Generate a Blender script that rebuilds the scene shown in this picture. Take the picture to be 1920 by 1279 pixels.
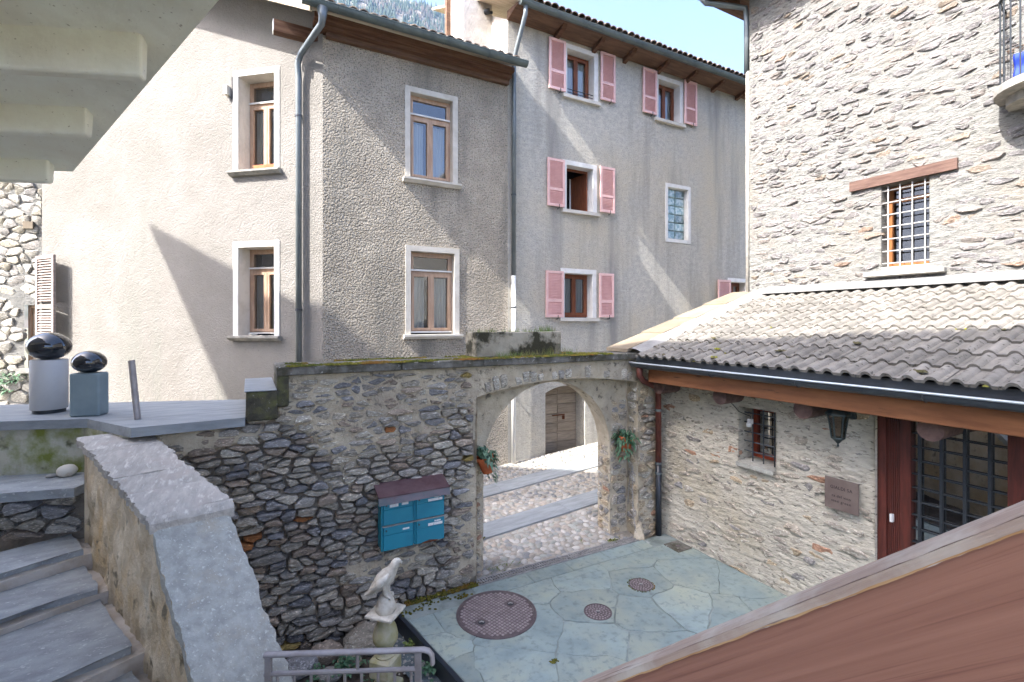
import bpy, bmesh, math, random
from mathutils import Vector, Matrix, noise as mn

random.seed(11)
R = math.radians
S = bpy.context.scene
for o in list(bpy.data.objects): bpy.data.objects.remove(o)

# ------------------------------------------------------------------ camera
YAW = R(28.4); CY, SY = math.cos(YAW), math.sin(YAW)
FPX, HZ, CZ = 910.0, 605.0, 3.0
cam = bpy.data.cameras.new('camera'); camo = bpy.data.objects.new('camera', cam)
S.collection.objects.link(camo)
camo.location = (0, 0, CZ); camo.rotation_euler = (R(90), 0, -YAW)
cam.sensor_width = 36; cam.lens = FPX/1920*36
cam.shift_y = -(639.5-HZ)/1920
cam.clip_start = 0.05; cam.clip_end = 6000
S.camera = camo

# ------------------------------------------------------------------ light
SUN = Vector((1, 0.085, -1.04)).normalized()          # the way the light travels
W = bpy.data.worlds.new('World'); S.world = W; W.use_nodes = True
nt = W.node_tree; nt.nodes.clear()
sky = nt.nodes.new('ShaderNodeTexSky'); sky.sky_type = 'NISHITA'; sky.sun_disc = False
sky.sun_elevation = math.asin(-SUN.z); sky.sun_rotation = math.atan2(-SUN.x, -SUN.y)
sky.altitude = 600; sky.air_density = 0.40; sky.dust_density = 5.5; sky.ozone_density = 2.4
bg = nt.nodes.new('ShaderNodeBackground'); bg.inputs[1].default_value = 0.15
wo = nt.nodes.new('ShaderNodeOutputWorld')
nt.links.new(sky.outputs[0], bg.inputs[0]); nt.links.new(bg.outputs[0], wo.inputs[0])
sl = bpy.data.lights.new('sun', 'SUN'); sl.energy = 2.3; sl.angle = R(0.53); sl.color = (1, .965, .92)
so = bpy.data.objects.new('sun', sl); S.collection.objects.link(so)
so.rotation_euler = SUN.to_track_quat('-Z', 'Y').to_euler(); so.location = (-20, 0, 30)
S.view_settings.view_transform = 'Standard'; S.view_settings.look = 'None'
S.view_settings.gamma = 1; S.view_settings.use_curve_mapping = False
S.view_settings.exposure = 3.0
S.render.engine = 'CYCLES'
S.cycles.max_bounces = 8; S.cycles.diffuse_bounces = 5; S.cycles.glossy_bounces = 4
S.cycles.transparent_max_bounces = 12; S.cycles.transmission_bounces = 4; S.cycles.volume_bounces = 0
S.cycles.use_denoising = True; S.cycles.sample_clamp_indirect = 6
S.cycles.caustics_reflective = False; S.cycles.caustics_refractive = False

# ------------------------------------------------------------------ survey helpers
def cw(X, Y, Z=0.0):                       # survey axes (right, ahead, up) -> world
    return Vector((X*CY+Y*SY, -X*SY+Y*CY, Z))
def ray(px, py):
    dx = (px-960)/FPX; return Vector((dx*CY+SY, -dx*SY+CY, (HZ-py)/FPX))
CAM = Vector((0, 0, CZ))
def on_x(px, py, x): r = ray(px, py); return CAM+r*(x/r.x)
def on_y(px, py, y): r = ray(px, py); return CAM+r*(y/r.y)
def on_z(px, py, z): r = ray(px, py); return CAM+r*((z-CZ)/r.z)
def nz(x, y, z=0.0): return mn.noise(Vector((x, y, z)))
def fbm(x, y, z=0.0, o=4):
    v = 0; a = 1; f = 1; s = 0
    for i in range(o):
        v += a*mn.noise(Vector((x*f+i*7.3, y*f, z*f))); s += a; a *= .5; f *= 2.1
    return v/s

class Fr:                                  # a vertical wall plane: u to the right, n outward
    def __init__(s, o, u):
        s.o = Vector((o[0], o[1], 0)); s.u = Vector((u[0], u[1], 0)).normalized(); s.n = Vector((s.u.y, -s.u.x, 0))
    def p(s, u, z, d=0.0): return s.o+s.u*u+s.n*d+Vector((0, 0, z))
    def uz(s, px, py, d=0.0):
        r = ray(px, py); o = s.o+s.n*d
        t = (o-CAM).dot(s.n)/r.dot(s.n); q = CAM+r*t
        return (q-s.o).dot(s.u), q.z

# ------------------------------------------------------------------ mesh builder
class MB:
    def __init__(s): s.v = []; s.f = []; s.m = []; s.mi = 0
    def add(s, vs, fs):
        b = len(s.v); s.v += [tuple(v) for v in vs]
        s.f += [tuple(b+i for i in f) for f in fs]; s.m += [s.mi]*len(fs); return s
    def hexa(s, a):                        # 8 corners: bottom 4 ccw, top 4 ccw
        return s.add(a, [(3, 2, 1, 0), (4, 5, 6, 7), (0, 1, 5, 4), (1, 2, 6, 5), (2, 3, 7, 6), (3, 0, 4, 7)])
    def box(s, x0, x1, y0, y1, z0, z1):
        return s.hexa([(x0, y0, z0), (x1, y0, z0), (x1, y1, z0), (x0, y1, z0), (x0, y0, z1), (x1, y0, z1), (x1, y1, z1), (x0, y1, z1)])
    def fbox(s, fr, u0, u1, z0, z1, d0, d1):   # d0 outer (bigger), d1 inner
        if d0 < d1: d0, d1 = d1, d0
        P = fr.p
        return s.hexa([P(u0, z0, d0), P(u1, z0, d0), P(u1, z0, d1), P(u0, z0, d1), P(u0, z1, d0), P(u1, z1, d0), P(u1, z1, d1), P(u0, z1, d1)])
    def bevbox(s, x0, x1, y0, y1, z0, z1, b=.01, M=None):  # bevelled box
        vs = []; M = M or Matrix()
        xs, ys, zs = (x0, x1), (y0, y1), (z0, z1)
        idx = {}
        for i in (0, 1):
            for j in (0, 1):
                for k in (0, 1):
                    sx, sy, sz = (1-2*i)*b, (1-2*j)*b, (1-2*k)*b
                    for ax in range(3):
                        p = [xs[i]+sx, ys[j]+sy, zs[k]+sz]; p[ax] = (xs[i], ys[j], zs[k])[ax]
                        idx[(i, j, k, ax)] = len(vs); vs.append(M@Vector(p))
        f = []
        def q(*l): f.append(tuple(idx[t] for t in l))
        q((0,0,0,2),(0,1,0,2),(1,1,0,2),(1,0,0,2)); q((0,0,1,2),(1,0,1,2),(1,1,1,2),(0,1,1,2))
        q((0,0,0,1),(1,0,0,1),(1,0,1,1),(0,0,1,1)); q((0,1,0,1),(0,1,1,1),(1,1,1,1),(1,1,0,1))
        q((0,0,0,0),(0,0,1,0),(0,1,1,0),(0,1,0,0)); q((1,0,0,0),(1,1,0,0),(1,1,1,0),(1,0,1,0))
        for k in (0, 1):
            for j in (0, 1): q((0,j,k,2),(1,j,k,2),(1,j,k,1),(0,j,k,1))
            for i in (0, 1): q((i,0,k,2),(i,1,k,2),(i,1,k,0),(i,0,k,0))
        for i in (0, 1):
            for j in (0, 1): q((i,j,0,0),(i,j,1,0),(i,j,1,1),(i,j,0,1))
        for i in (0, 1):
            for j in (0, 1):
                for k in (0, 1): q((i,j,k,0),(i,j,k,1),(i,j,k,2))
        return s.add(vs, f)
    def tube(s, path, r, n=8, cap=True, rz=None):
        path = [Vector(p) for p in path]; rs = r if isinstance(r, (list, tuple)) else [r]*len(path)
        vs = []; up = None
        for i, p in enumerate(path):
            a = path[max(i-1, 0)]; b = path[min(i+1, len(path)-1)]
            t = (b-a).normalized()
            if up is None:
                up = t.cross(Vector((0, 0, 1)));
                if up.length < .05: up = t.cross(Vector((0, 1, 0)))
                up.normalize()
            else:
                up = (up-t*up.dot(t)).normalized()
            w = t.cross(up)
            for k in range(n):
                a_ = 2*math.pi*k/n
                vs.append(p+(up*math.cos(a_)*(1)+w*math.sin(a_)*(rz or 1))*rs[i])
        fs = [(i*n+k, i*n+(k+1) % n, (i+1)*n+(k+1) % n, (i+1)*n+k) for i in range(len(path)-1) for k in range(n)]
        if cap:
            fs.append(tuple(reversed(range(n)))); fs.append(tuple((len(path)-1)*n+k for k in range(n)))
        return s.add(vs, fs)
    def lathe(s, prof, c, n=20, M=None):   # prof (r,z)
        vs = []; c = Vector(c); M = M or Matrix()
        for r, z in prof:
            for k in range(n):
                a = 2*math.pi*k/n; vs.append(c+M@Vector((r*math.cos(a), r*math.sin(a), z)))
        m = len(prof)
        fs = [(i*n+k, i*n+(k+1) % n, (i+1)*n+(k+1) % n, (i+1)*n+k) for i in range(m-1) for k in range(n)]
        fs.append(tuple(reversed(range(n)))); fs.append(tuple((m-1)*n+k for k in range(n)))
        return s.add(vs, fs)
    def prism(s, poly, z0, z1):            # poly ccw list of (x,y)
        n = len(poly)
        vs = [(x, y, z0) for x, y in poly]+[(x, y, z1) for x, y in poly]
        fs = [tuple(reversed(range(n))), tuple(range(n, 2*n))]+[(i, (i+1) % n, n+(i+1) % n, n+i) for i in range(n)]
        return s.add(vs, fs)
    def extr(s, pts, d):                   # a 3-d polygon pushed along d
        n = len(pts); d = Vector(d)
        vs = [Vector(p) for p in pts]+[Vector(p)+d for p in pts]
        fs = [tuple(reversed(range(n))), tuple(range(n, 2*n))]+[(i, (i+1) % n, n+(i+1) % n, n+i) for i in range(n)]
        return s.add(vs, fs)
    def grid(s, fn, nu, nv):
        vs = [fn(i/nu, j/nv) for j in range(nv+1) for i in range(nu+1)]
        w = nu+1
        return s.add(vs, [(j*w+i, j*w+i+1, (j+1)*w+i+1, (j+1)*w+i) for j in range(nv) for i in range(nu)])
    def wall(s, fr, u0, u1, z0, z1, holes=(), depth=.2):
        us = sorted({u0, u1}|{min(max(h[k], u0), u1) for h in holes for k in (0, 1)})
        zs = sorted({z0, z1}|{min(max(h[k], z0), z1) for h in holes for k in (2, 3)})
        for a, b in zip(us, us[1:]):
            for c, d in zip(zs, zs[1:]):
                mu, mz = (a+b)/2, (c+d)/2
                if any(h[0] < mu < h[1] and h[2] < mz < h[3] for h in holes): continue
                s.add([fr.p(a, c), fr.p(b, c), fr.p(b, d), fr.p(a, d)], [(0, 1, 2, 3)])
        for h in holes:
            dp = h[4] if len(h) > 4 else depth
            a, b, c, d = h[:4]; P = fr.p
            s.add([P(a, c), P(a, d), P(a, d, -dp), P(a, c, -dp)], [(0, 1, 2, 3)])
            s.add([P(b, c), P(b, c, -dp), P(b, d, -dp), P(b, d)], [(0, 1, 2, 3)])
            s.add([P(a, d), P(b, d), P(b, d, -dp), P(a, d, -dp)], [(0, 1, 2, 3)])
            s.add([P(a, c), P(a, c, -dp), P(b, c, -dp), P(b, c)], [(0, 1, 2, 3)])
        return s

def root_of(o):
    while o.parent: o = o.parent
    return o
def link(o, parent=None):
    S.collection.objects.link(o)
    if parent: o.parent = parent
    return o
def tag(o, label=None, cat=None, group=None, kind=None):
    if label: o['label'] = label
    if cat: o['category'] = cat
    if group: o['group'] = group
    if kind: o['kind'] = kind
    return o
def thing(name, label, cat, loc=(0, 0, 0), group=None):
    o = bpy.data.objects.new(name, None); o.location = loc; o.empty_display_size = .2
    link(o); return tag(o, label, cat, group)
def build(name, mb, mats, parent=None, smooth=False, loc=None, kind=None, sharp=40):
    off = root_of(parent).location if parent else Vector(loc or (0, 0, 0))
    me = bpy.data.meshes.new(name)
    me.from_pydata([(v[0]-off.x, v[1]-off.y, v[2]-off.z) for v in mb.v], [], mb.f)
    mats = mats if isinstance(mats, (list, tuple)) else [mats]
    for m in mats: me.materials.append(m)
    if len(mats) > 1: me.polygons.foreach_set('material_index', mb.m)
    if smooth:
        me.polygons.foreach_set('use_smooth', [True]*len(me.polygons))
        if sharp: me.set_sharp_from_angle(angle=R(sharp))
    me.update()
    o = bpy.data.objects.new(name, me); link(o, parent)
    if not parent: o.location = off
    if kind: o['kind'] = kind
    return o
def copy_tree(o, parent=None):
    c = o.copy(); S.collection.objects.link(c); c.parent = parent
    for ch in [x for x in bpy.data.objects if x.parent == o]: copy_tree(ch, c)
    return c

# ------------------------------------------------------------------ materials
def L(r, g, b):                            # sRGB 0-255 -> linear
    f = lambda c: (c/255/12.92) if c/255 <= .04045 else ((c/255+.055)/1.055)**2.4
    return (f(r), f(g), f(b), 1)
def mat(name, c1, c2=None, sc=4, det=6, lo=.4, hi=.6, c3=None, sc3=.6, lo3=.5, hi3=.65, rough=.85, bump=0, bsc=40,
        bump2=0, bsc2=6, rnd=0, hue=0, stretch=(1, 1, 1), metal=0, spec=.3, peb=0, psc=28, cols=None, wave=0, wsc=20, c4=None, sc4=25, lo4=.62, hi4=.7, coat=0, w3=False, streak=None):
    m = bpy.data.materials.new(name); m.use_nodes = True; T = m.node_tree; N = T.nodes; K = T.links.new
    bs = N['Principled BSDF']; bs.inputs['Roughness'].default_value = rough; bs.inputs['Metallic'].default_value = metal
    bs.inputs['Specular IOR Level'].default_value = spec
    if coat: bs.inputs['Coat Weight'].default_value = coat; bs.inputs['Coat Roughness'].default_value = .05
    def n(t, **k):
        x = N.new(t)
        for a, v in k.items(): setattr(x, a, v)
        return x
    tc = n('ShaderNodeTexCoord'); vec = tc.outputs['Object']; oi = None
    if rnd or cols or hue:
        oi = n('ShaderNodeObjectInfo')
        mu = n('ShaderNodeVectorMath', operation='SCALE'); mu.inputs[0].default_value = (31, 17, 53); K(oi.outputs['Random'], mu.inputs['Scale'])
        ad = n('ShaderNodeVectorMath', operation='ADD'); K(vec, ad.inputs[0]); K(mu.outputs[0], ad.inputs[1]); vec = ad.outputs[0]
    mp = n('ShaderNodeMapping'); mp.inputs['Scale'].default_value = stretch; K(vec, mp.inputs[0]); vs = mp.outputs[0]
    def noi(scale, d=5, v=None, rough_=.6):
        x = n('ShaderNodeTexNoise'); x.inputs['Scale'].default_value = scale; x.inputs['Detail'].default_value = d
        x.inputs['Roughness'].default_value = rough_; K(v or vs, x.inputs['Vector']); return x.outputs['Fac']
    def rng(s_, a, b):
        x = n('ShaderNodeMapRange'); x.inputs[1].default_value = a; x.inputs[2].default_value = b; K(s_, x.inputs[0]); return x.outputs[0]
    def mix(a, b, f):
        x = n('ShaderNodeMix', data_type='RGBA'); K(f, x.inputs[0])
        for v, i in ((a, 6), (b, 7)):
            if isinstance(v, tuple): x.inputs[i].default_value = v
            else: K(v, x.inputs[i])
        return x.outputs[2]
    col = c1
    if cols:
        rp = n('ShaderNodeValToRGB'); rp.color_ramp.interpolation = 'CONSTANT'; e = rp.color_ramp.elements
        for i, cc in enumerate(cols):
            el = e[i] if i < 2 else e.new(i/len(cols)); el.position = i/len(cols); el.color = cc
        gi = n('ShaderNodeMath', operation='MULTIPLY'); gi.inputs[1].default_value = 7.13; K(oi.outputs['Random'], gi.inputs[0])
        fr = n('ShaderNodeMath', operation='FRACT'); K(gi.outputs[0], fr.inputs[0]); K(fr.outputs[0], rp.inputs[0]); col = rp.outputs[0]
    if c2: col = mix(col, c2, rng(noi(sc, det), lo, hi))
    if c3: col = mix(col, c3, rng(noi(sc3, 5, tc.outputs['Object'] if (w3 or not oi) else vec), lo3, hi3))
    if c4: col = mix(col, c4, rng(noi(sc4, 3), lo4, hi4))
    if streak:
        sm = n('ShaderNodeMapping'); sm.inputs['Scale'].default_value = (1, 1, .12); K(tc.outputs['Object'], sm.inputs[0])
        col = mix(col, streak[0], rng(noi(streak[1], 6, sm.outputs[0]), streak[2], streak[3]))
    if wave:
        wv = n('ShaderNodeTexNoise'); wv.inputs['Scale'].default_value = wsc; wv.inputs['Detail'].default_value = 3; K(vs, wv.inputs['Vector'])
    if rnd:
        hs = n('ShaderNodeHueSaturation')
        x = n('ShaderNodeMapRange'); x.inputs[3].default_value = 1-rnd; x.inputs[4].default_value = 1+rnd; K(oi.outputs['Random'], x.inputs[0])
        K(x.outputs[0], hs.inputs['Value'])
        if isinstance(col, tuple): hs.inputs['Color'].default_value = col
        else: K(col, hs.inputs['Color'])
        col = hs.outputs[0]
    if isinstance(col, tuple): bs.inputs['Base Color'].default_value = col
    else: K(col, bs.inputs['Base Color'])
    hs_ = []
    def amp(s_, a):
        x = n('ShaderNodeMath', operation='MULTIPLY'); x.inputs[1].default_value = a; K(s_, x.inputs[0]); hs_.append(x.outputs[0])
    if bump: amp(noi(bsc, 4), bump)
    if bump2: amp(noi(bsc2, 4), bump2)
    if peb:
        v = n('ShaderNodeTexVoronoi'); v.inputs['Scale'].default_value = psc; K(vs, v.inputs['Vector'])
        iv = n('ShaderNodeMath', operation='SUBTRACT'); iv.inputs[0].default_value = 1; K(v.outputs['Distance'], iv.inputs[1]); amp(iv.outputs[0], peb)
    if hs_:
        h = hs_[0]
        for k in hs_[1:]:
            x = n('ShaderNodeMath', operation='ADD'); K(h, x.inputs[0]); K(k, x.inputs[1]); h = x.outputs[0]
        b = n('ShaderNodeBump'); b.inputs['Distance'].default_value = 1; b.inputs['Strength'].default_value = 1; K(h, b.inputs['Height'])
        K(b.outputs[0], bs.inputs['Normal'])
    return m
def glass(name, tint=(.75, .8, .8, 1), ior=1.5, boost=0.0):
    m = bpy.data.materials.new(name); m.use_nodes = True; T = m.node_tree; N = T.nodes; K = T.links.new
    for x in list(N):
        if x.type != 'OUTPUT_MATERIAL': N.remove(x)
    out = [x for x in N if x.type == 'OUTPUT_MATERIAL'][0]
    tr = N.new('ShaderNodeBsdfTransparent'); tr.inputs[0].default_value = tint
    gl = N.new('ShaderNodeBsdfGlossy'); gl.inputs['Roughness'].default_value = .02
    fr = N.new('ShaderNodeFresnel'); fr.inputs['IOR'].default_value = ior
    ad = N.new('ShaderNodeMath'); ad.operation = 'ADD'; ad.inputs[1].default_value = boost; ad.use_clamp = True; K(fr.outputs[0], ad.inputs[0])
    mx = N.new('ShaderNodeMixShader'); K(ad.outputs[0], mx.inputs[0]); K(tr.outputs[0], mx.inputs[1]); K(gl.outputs[0], mx.inputs[2])
    K(mx.outputs[0], out.inputs[0]); return m

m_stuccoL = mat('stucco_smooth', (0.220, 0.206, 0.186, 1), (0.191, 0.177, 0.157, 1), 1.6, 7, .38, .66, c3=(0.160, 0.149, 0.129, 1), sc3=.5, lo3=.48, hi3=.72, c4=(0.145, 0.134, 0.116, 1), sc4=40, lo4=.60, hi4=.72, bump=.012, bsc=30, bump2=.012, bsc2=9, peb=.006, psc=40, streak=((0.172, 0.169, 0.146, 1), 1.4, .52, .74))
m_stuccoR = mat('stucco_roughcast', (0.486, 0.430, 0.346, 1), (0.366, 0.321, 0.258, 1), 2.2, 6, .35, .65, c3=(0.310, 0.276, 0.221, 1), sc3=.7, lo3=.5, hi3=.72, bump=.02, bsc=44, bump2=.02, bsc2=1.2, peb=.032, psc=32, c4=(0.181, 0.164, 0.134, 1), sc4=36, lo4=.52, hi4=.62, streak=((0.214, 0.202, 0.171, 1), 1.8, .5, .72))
m_pinkwall = mat('grey_render', (0.522, 0.496, 0.432, 1), (0.399, 0.382, 0.343, 1), 7, 10, .38, .64, c3=(0.501, 0.444, 0.337, 1), sc3=.35, lo3=.44, hi3=.64, c4=(0.297, 0.287, 0.264, 1), sc4=26, lo4=.52, hi4=.68, bump=.03, bsc=14, bump2=.022, bsc2=40, stretch=(1, 1, 1.7), streak=((0.271, 0.260, 0.236, 1), 1.7, .48, .70))
m_white = mat('white_paint', (0.671, 0.662, 0.636, 1), (0.568, 0.550, 0.507, 1), 5, 6, .45, .75, bump=.002, bsc=40, rough=.7)
m_cream = mat('cream_plaster', (0.561, 0.527, 0.468, 1), (0.425, 0.391, 0.332, 1), 4, 6, .42, .75, bump=.004, bsc=30)
m_sill = mat('grey_stone_sill', (.33, .31, .27, 1), (.22, .21, .19, 1), 9, 6, bump=.003, bsc=60)
m_concrete = mat('white_concrete', (0.880, 0.880, 0.777, 1), (0.803, 0.768, 0.648, 1), 2.6, 9, .4, .68, c3=(0.672, 0.634, 0.519, 1), sc3=1.4, lo3=.5, hi3=.72, c4=(0.488, 0.445, 0.356, 1), sc4=42, lo4=.66, hi4=.72, bump=.004, bsc=35, bump2=.006, bsc2=8)
m_oak = mat('light_oak', (.46, .32, .225, 1), (.37, .24, .16, 1), 3, 6, stretch=(6, 6, 1), rough=.55, bump=.001, bsc=30)
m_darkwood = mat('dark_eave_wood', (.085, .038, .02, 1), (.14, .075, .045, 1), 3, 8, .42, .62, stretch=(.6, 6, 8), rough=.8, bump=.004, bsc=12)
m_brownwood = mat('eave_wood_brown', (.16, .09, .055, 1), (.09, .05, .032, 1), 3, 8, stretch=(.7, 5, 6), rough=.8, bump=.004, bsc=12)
m_palewood = mat('pale_board', (.5, .42, .32, 1), (.36, .29, .21, 1), 4, 6, stretch=(1, 6, 6), bump=.002, bsc=20)
m_redwood = mat('red_door_wood', (0.103, 0.027, 0.019, 1), (0.065, 0.019, 0.014, 1), 4, 6, stretch=(8, 8, 1), rough=.45, bump=.001, bsc=40)
m_beam = mat('orange_timber', (.29, .118, .048, 1), (.175, .064, .026, 1), 2.2, 7, .38, .68, stretch=(5, .8, 5), c4=(.075, .028, .014, 1), sc4=5, lo4=.63, hi4=.72, rough=.6, bump=.002, bsc=16)
m_rawwood = mat('raw_wood', (.62, .40, .20, 1), (.45, .25, .11, 1), 6, 6, stretch=(.5, 10, 10), rough=.8)
m_rail = mat('handrail_wood', (0.370, 0.185, 0.125, 1), (0.291, 0.137, 0.092, 1), 3, 9, .36, .66, stretch=(.3, 26, 26), c4=(0.224, 0.101, 0.069, 1), sc4=6, lo4=.60, hi4=.76, rough=.45, bump=.0012, bsc=7)
m_railtop = mat('worn_wood', (.50, .385, .305, 1), (.36, .26, .20, 1), 4, 9, .35, .7, stretch=(.35, 20, 20), c3=(.60, .53, .44, 1), sc3=3, lo3=.5, hi3=.65, c4=(.22, .15, .115, 1), sc4=5, lo4=.64, hi4=.70, rough=.85, bump=.003, bsc=9)
m_gutter = mat('green_grey_zinc', (.11, .135, .13, 1), (.075, .095, .095, 1), 3, 5, rough=.5, spec=.5, metal=.35)
m_gutdark = mat('dark_zinc', (.075, .085, .095, 1), (.055, .06, .07, 1), 4, 5, rough=.38, spec=.5, metal=.5)
m_pipe = mat('grey_pipe', (.16, .18, .185, 1), (.12, .14, .145, 1), 3, 5, rough=.42, metal=.4, spec=.5)
m_pipewhite = mat('pale_pipe', (.7, .69, .65, 1), rough=.5)
m_copper = mat('brown_pipe', (.15, .045, .032, 1), (.10, .032, .024, 1), 6, 5, rough=.45)
m_pipedark = mat('black_pipe', (.018, .022, .03, 1), rough=.35, spec=.5)
m_pink = mat('pink_paint', (.72, .47, .44, 1), (.66, .41, .38, 1), 9, 7, .42, .66, c4=(.76, .57, .53, 1), sc4=30, lo4=.62, hi4=.72, rough=.65, rnd=.09)
m_pinkdk = mat('pink_slat', (.65, .37, .34, 1), (.70, .42, .39, 1), 8, 5, rough=.65)
m_rwood = mat('red_brown_window', (.20, .068, .03, 1), (.14, .045, .022, 1), 5, 6, stretch=(5, 5, 1), rough=.5)
m_curtain = mat('curtain', (.68, .68, .66, 1), (.5, .51, .5, 1), 3, 4, stretch=(12, 12, .3), rough=.9)
m_room = mat('dark_room', (.03, .026, .026, 1), (.05, .04, .04, 1), 2, 3)
m_glass = glass('window_glass', (.72, .75, .75, 1), 1.55, .12)
m_glassdk = glass('door_glass', (.40, .43, .44, 1), 1.6, .42)
m_glasstower = glass('tower_glass', (.35, .38, .42, 1), 1.5, .02)
m_block = mat('glass_block', (.20, .30, .30, 1), (.42, .5, .5, 1), 9, 3, .45, .6, rough=.12, spec=.6, rnd=.35, bump=.004, bsc=9)
m_tileC = mat('concrete_tile', (0.201, 0.186, 0.163, 1), (0.132, 0.123, 0.109, 1), 7, 7, .4, .65, c4=(0.049, 0.045, 0.036, 1), sc4=22, lo4=.60, hi4=.68, c3=(0.161, 0.150, 0.129, 1), sc3=3, rnd=.16, bump=.006, bsc=45)
m_tileR = mat('clay_tile', (0.288, 0.216, 0.160, 1), (0.176, 0.136, 0.112, 1), 6, 6, .4, .65, c4=(0.072, 0.064, 0.048, 1), sc4=20, lo4=.62, hi4=.7, rnd=.25, bump=.003, bsc=40)
m_flash = mat('lead_flashing', (0.193, 0.189, 0.181, 1), (0.162, 0.158, 0.150, 1), 3, 5, rough=.55, metal=.1)
m_mortarwhite = mat('white_mortar', (0.219, 0.213, 0.203, 1), (0.172, 0.168, 0.160, 1), 5, 7, bump=.015, bsc=14)
m_tan = mat('tan_coping', (0.203, 0.167, 0.119, 1), (0.166, 0.134, 0.095, 1), 4, 6, bump=.004, bsc=25, rnd=.1)
# rubble
def stones(pre, cols, v=.2, sp=(1, 1, 3.0), b=.007):
    return [mat(f'{pre}_{i}', c, tuple(x*.42 for x in c[:3])+(1,), 15, 9, .40, .62, c3=tuple(x*.75 for x in c[:3])+(1,), sc3=5, lo3=.45, hi3=.6, c4=tuple(min(.8, x*1.7) for x in c[:3])+(1,), sc4=34, lo4=.55, hi4=.68, stretch=sp, rnd=v, bump=b, bsc=26, bump2=b*.7, bsc2=80) for i, c in enumerate(cols)]
m_dry = stones('wall_stone', [(.40, .37, .325, 1), (.31, .30, .295, 1), (.47, .42, .34, 1), (.41, .33, .255, 1), (.55, .49, .40, 1), (.46, .19, .07, 1), (.44, .32, .11, 1)], .28, b=.014)
m_facade = stones('facade_stone', [(0.229, 0.212, 0.203, 1), (0.201, 0.189, 0.184, 1), (0.237, 0.212, 0.191, 1), (0.237, 0.193, 0.152, 1), (0.185, 0.175, 0.171, 1), (0.229, 0.163, 0.122, 1)], .08, b=.014)
m_annex = stones('annex_stone', [(0.470, 0.413, 0.331, 1), (0.420, 0.374, 0.313, 1), (0.500, 0.394, 0.267, 1), (0.460, 0.269, 0.175, 1), (0.340, 0.317, 0.294, 1), (0.540, 0.480, 0.396, 1)], .12, b=.010)
m_mortdry = mat('earth_mortar', (0.281, 0.231, 0.174, 1), (0.131, 0.108, 0.084, 1), 5, 8, .4, .65, c3=(0.527, 0.437, 0.332, 1), sc3=1.6, lo3=.52, hi3=.68, bump=.014, bsc=22, bump2=.01, bsc2=60)
m_plaster = mat('old_plaster', (0.560, 0.485, 0.360, 1), (0.425, 0.349, 0.246, 1), 6, 8, .38, .66, c3=(0.357, 0.301, 0.228, 1), sc3=1.6, lo3=.5, hi3=.68, c4=(0.183, 0.155, 0.118, 1), sc4=12, lo4=.60, hi4=.70, bump=.018, bsc=22, bump2=.016, bsc2=60)
m_mortfac = mat('facade_mortar', (0.215, 0.212, 0.193, 1), (0.167, 0.164, 0.153, 1), 12, 9, .38, .62, c3=(0.200, 0.182, 0.154, 1), sc3=1.2, lo3=.5, hi3=.7, c4=(0.085, 0.085, 0.077, 1), sc4=13, lo4=.59, hi4=.66, bump=.026, bsc=17, bump2=.016, bsc2=50, stretch=(1, 1, 3.2))  # dark c4 strokes paint in the shadows under small stone ledges
m_mortann = mat('annex_mortar', (0.579, 0.537, 0.441, 1), (0.444, 0.408, 0.332, 1), 9, 9, .4, .64, c3=(0.444, 0.389, 0.288, 1), sc3=.9, lo3=.5, hi3=.7, c4=(0.212, 0.195, 0.162, 1), sc4=11, lo4=.585, hi4=.66, bump=.022, bsc=15, bump2=.014, bsc2=45, stretch=(1, 1, 3.0))
m_cope = mat('coping_stone', (.19, .178, .155, 1), (.10, .094, .078, 1), 8, 9, .38, .64, c3=(.055, .05, .033, 1), sc3=2.6, lo3=.44, hi3=.58, c4=(.33, .32, .29, 1), sc4=24, lo4=.62, hi4=.70, bump=.007, bsc=35, rnd=.12)
m_block_dark = mat('mossy_block', (.07, .064, .045, 1), (.035, .032, .022, 1), 7, 9, .4, .62, c3=(.10, .10, .04, 1), sc3=5, lo3=.5, hi3=.64, c4=(.22, .21, .18, 1), sc4=30, lo4=.64, hi4=.72, bump=.008, bsc=40)
m_slate = mat('slate_slab', (0.271, 0.289, 0.294, 1), (0.199, 0.213, 0.220, 1), 3, 8, .4, .65, stretch=(1, 4, 4), bump=.003, bsc=22, rnd=.08, rough=.65)
m_mossy = mat('mossy_concrete', (0.502, 0.480, 0.378, 1), (0.347, 0.320, 0.233, 1), 4, 8, .4, .66, c3=(0.193, 0.215, 0.044, 1), sc3=2.3, lo3=.42, hi3=.56, c4=(0.125, 0.120, 0.068, 1), sc4=6, lo4=.6, hi4=.7, bump=.008, bsc=30)
m_moss = mat('moss', (.13, .115, .022, 1), (.055, .065, .015, 1), 9, 6, c3=(.15, .075, .02, 1), sc3=2, lo3=.5, hi3=.62, rough=1, bump=.01, bsc=60, spec=.1)
m_flag = mat('flagstone', (0.253, 0.313, 0.298, 1), (0.191, 0.244, 0.241, 1), 4, 9, .36, .66, c3=(0.304, 0.331, 0.267, 1), sc3=1.7, lo3=.44, hi3=.68, c4=(0.169, 0.209, 0.202, 1), sc4=16, lo4=.54, hi4=.70, rnd=.12, bump=.006, bsc=26, bump2=.006, bsc2=6, rough=.6, w3=True)
m_flagjoint = mat('flag_joint', (0.256, 0.292, 0.275, 1), (0.128, 0.154, 0.138, 1), 2.0, 7, .42, .6, c3=(0.384, 0.413, 0.391, 1), sc3=1.1, lo3=.62, hi3=.66, bump=.006, bsc=40)
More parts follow.
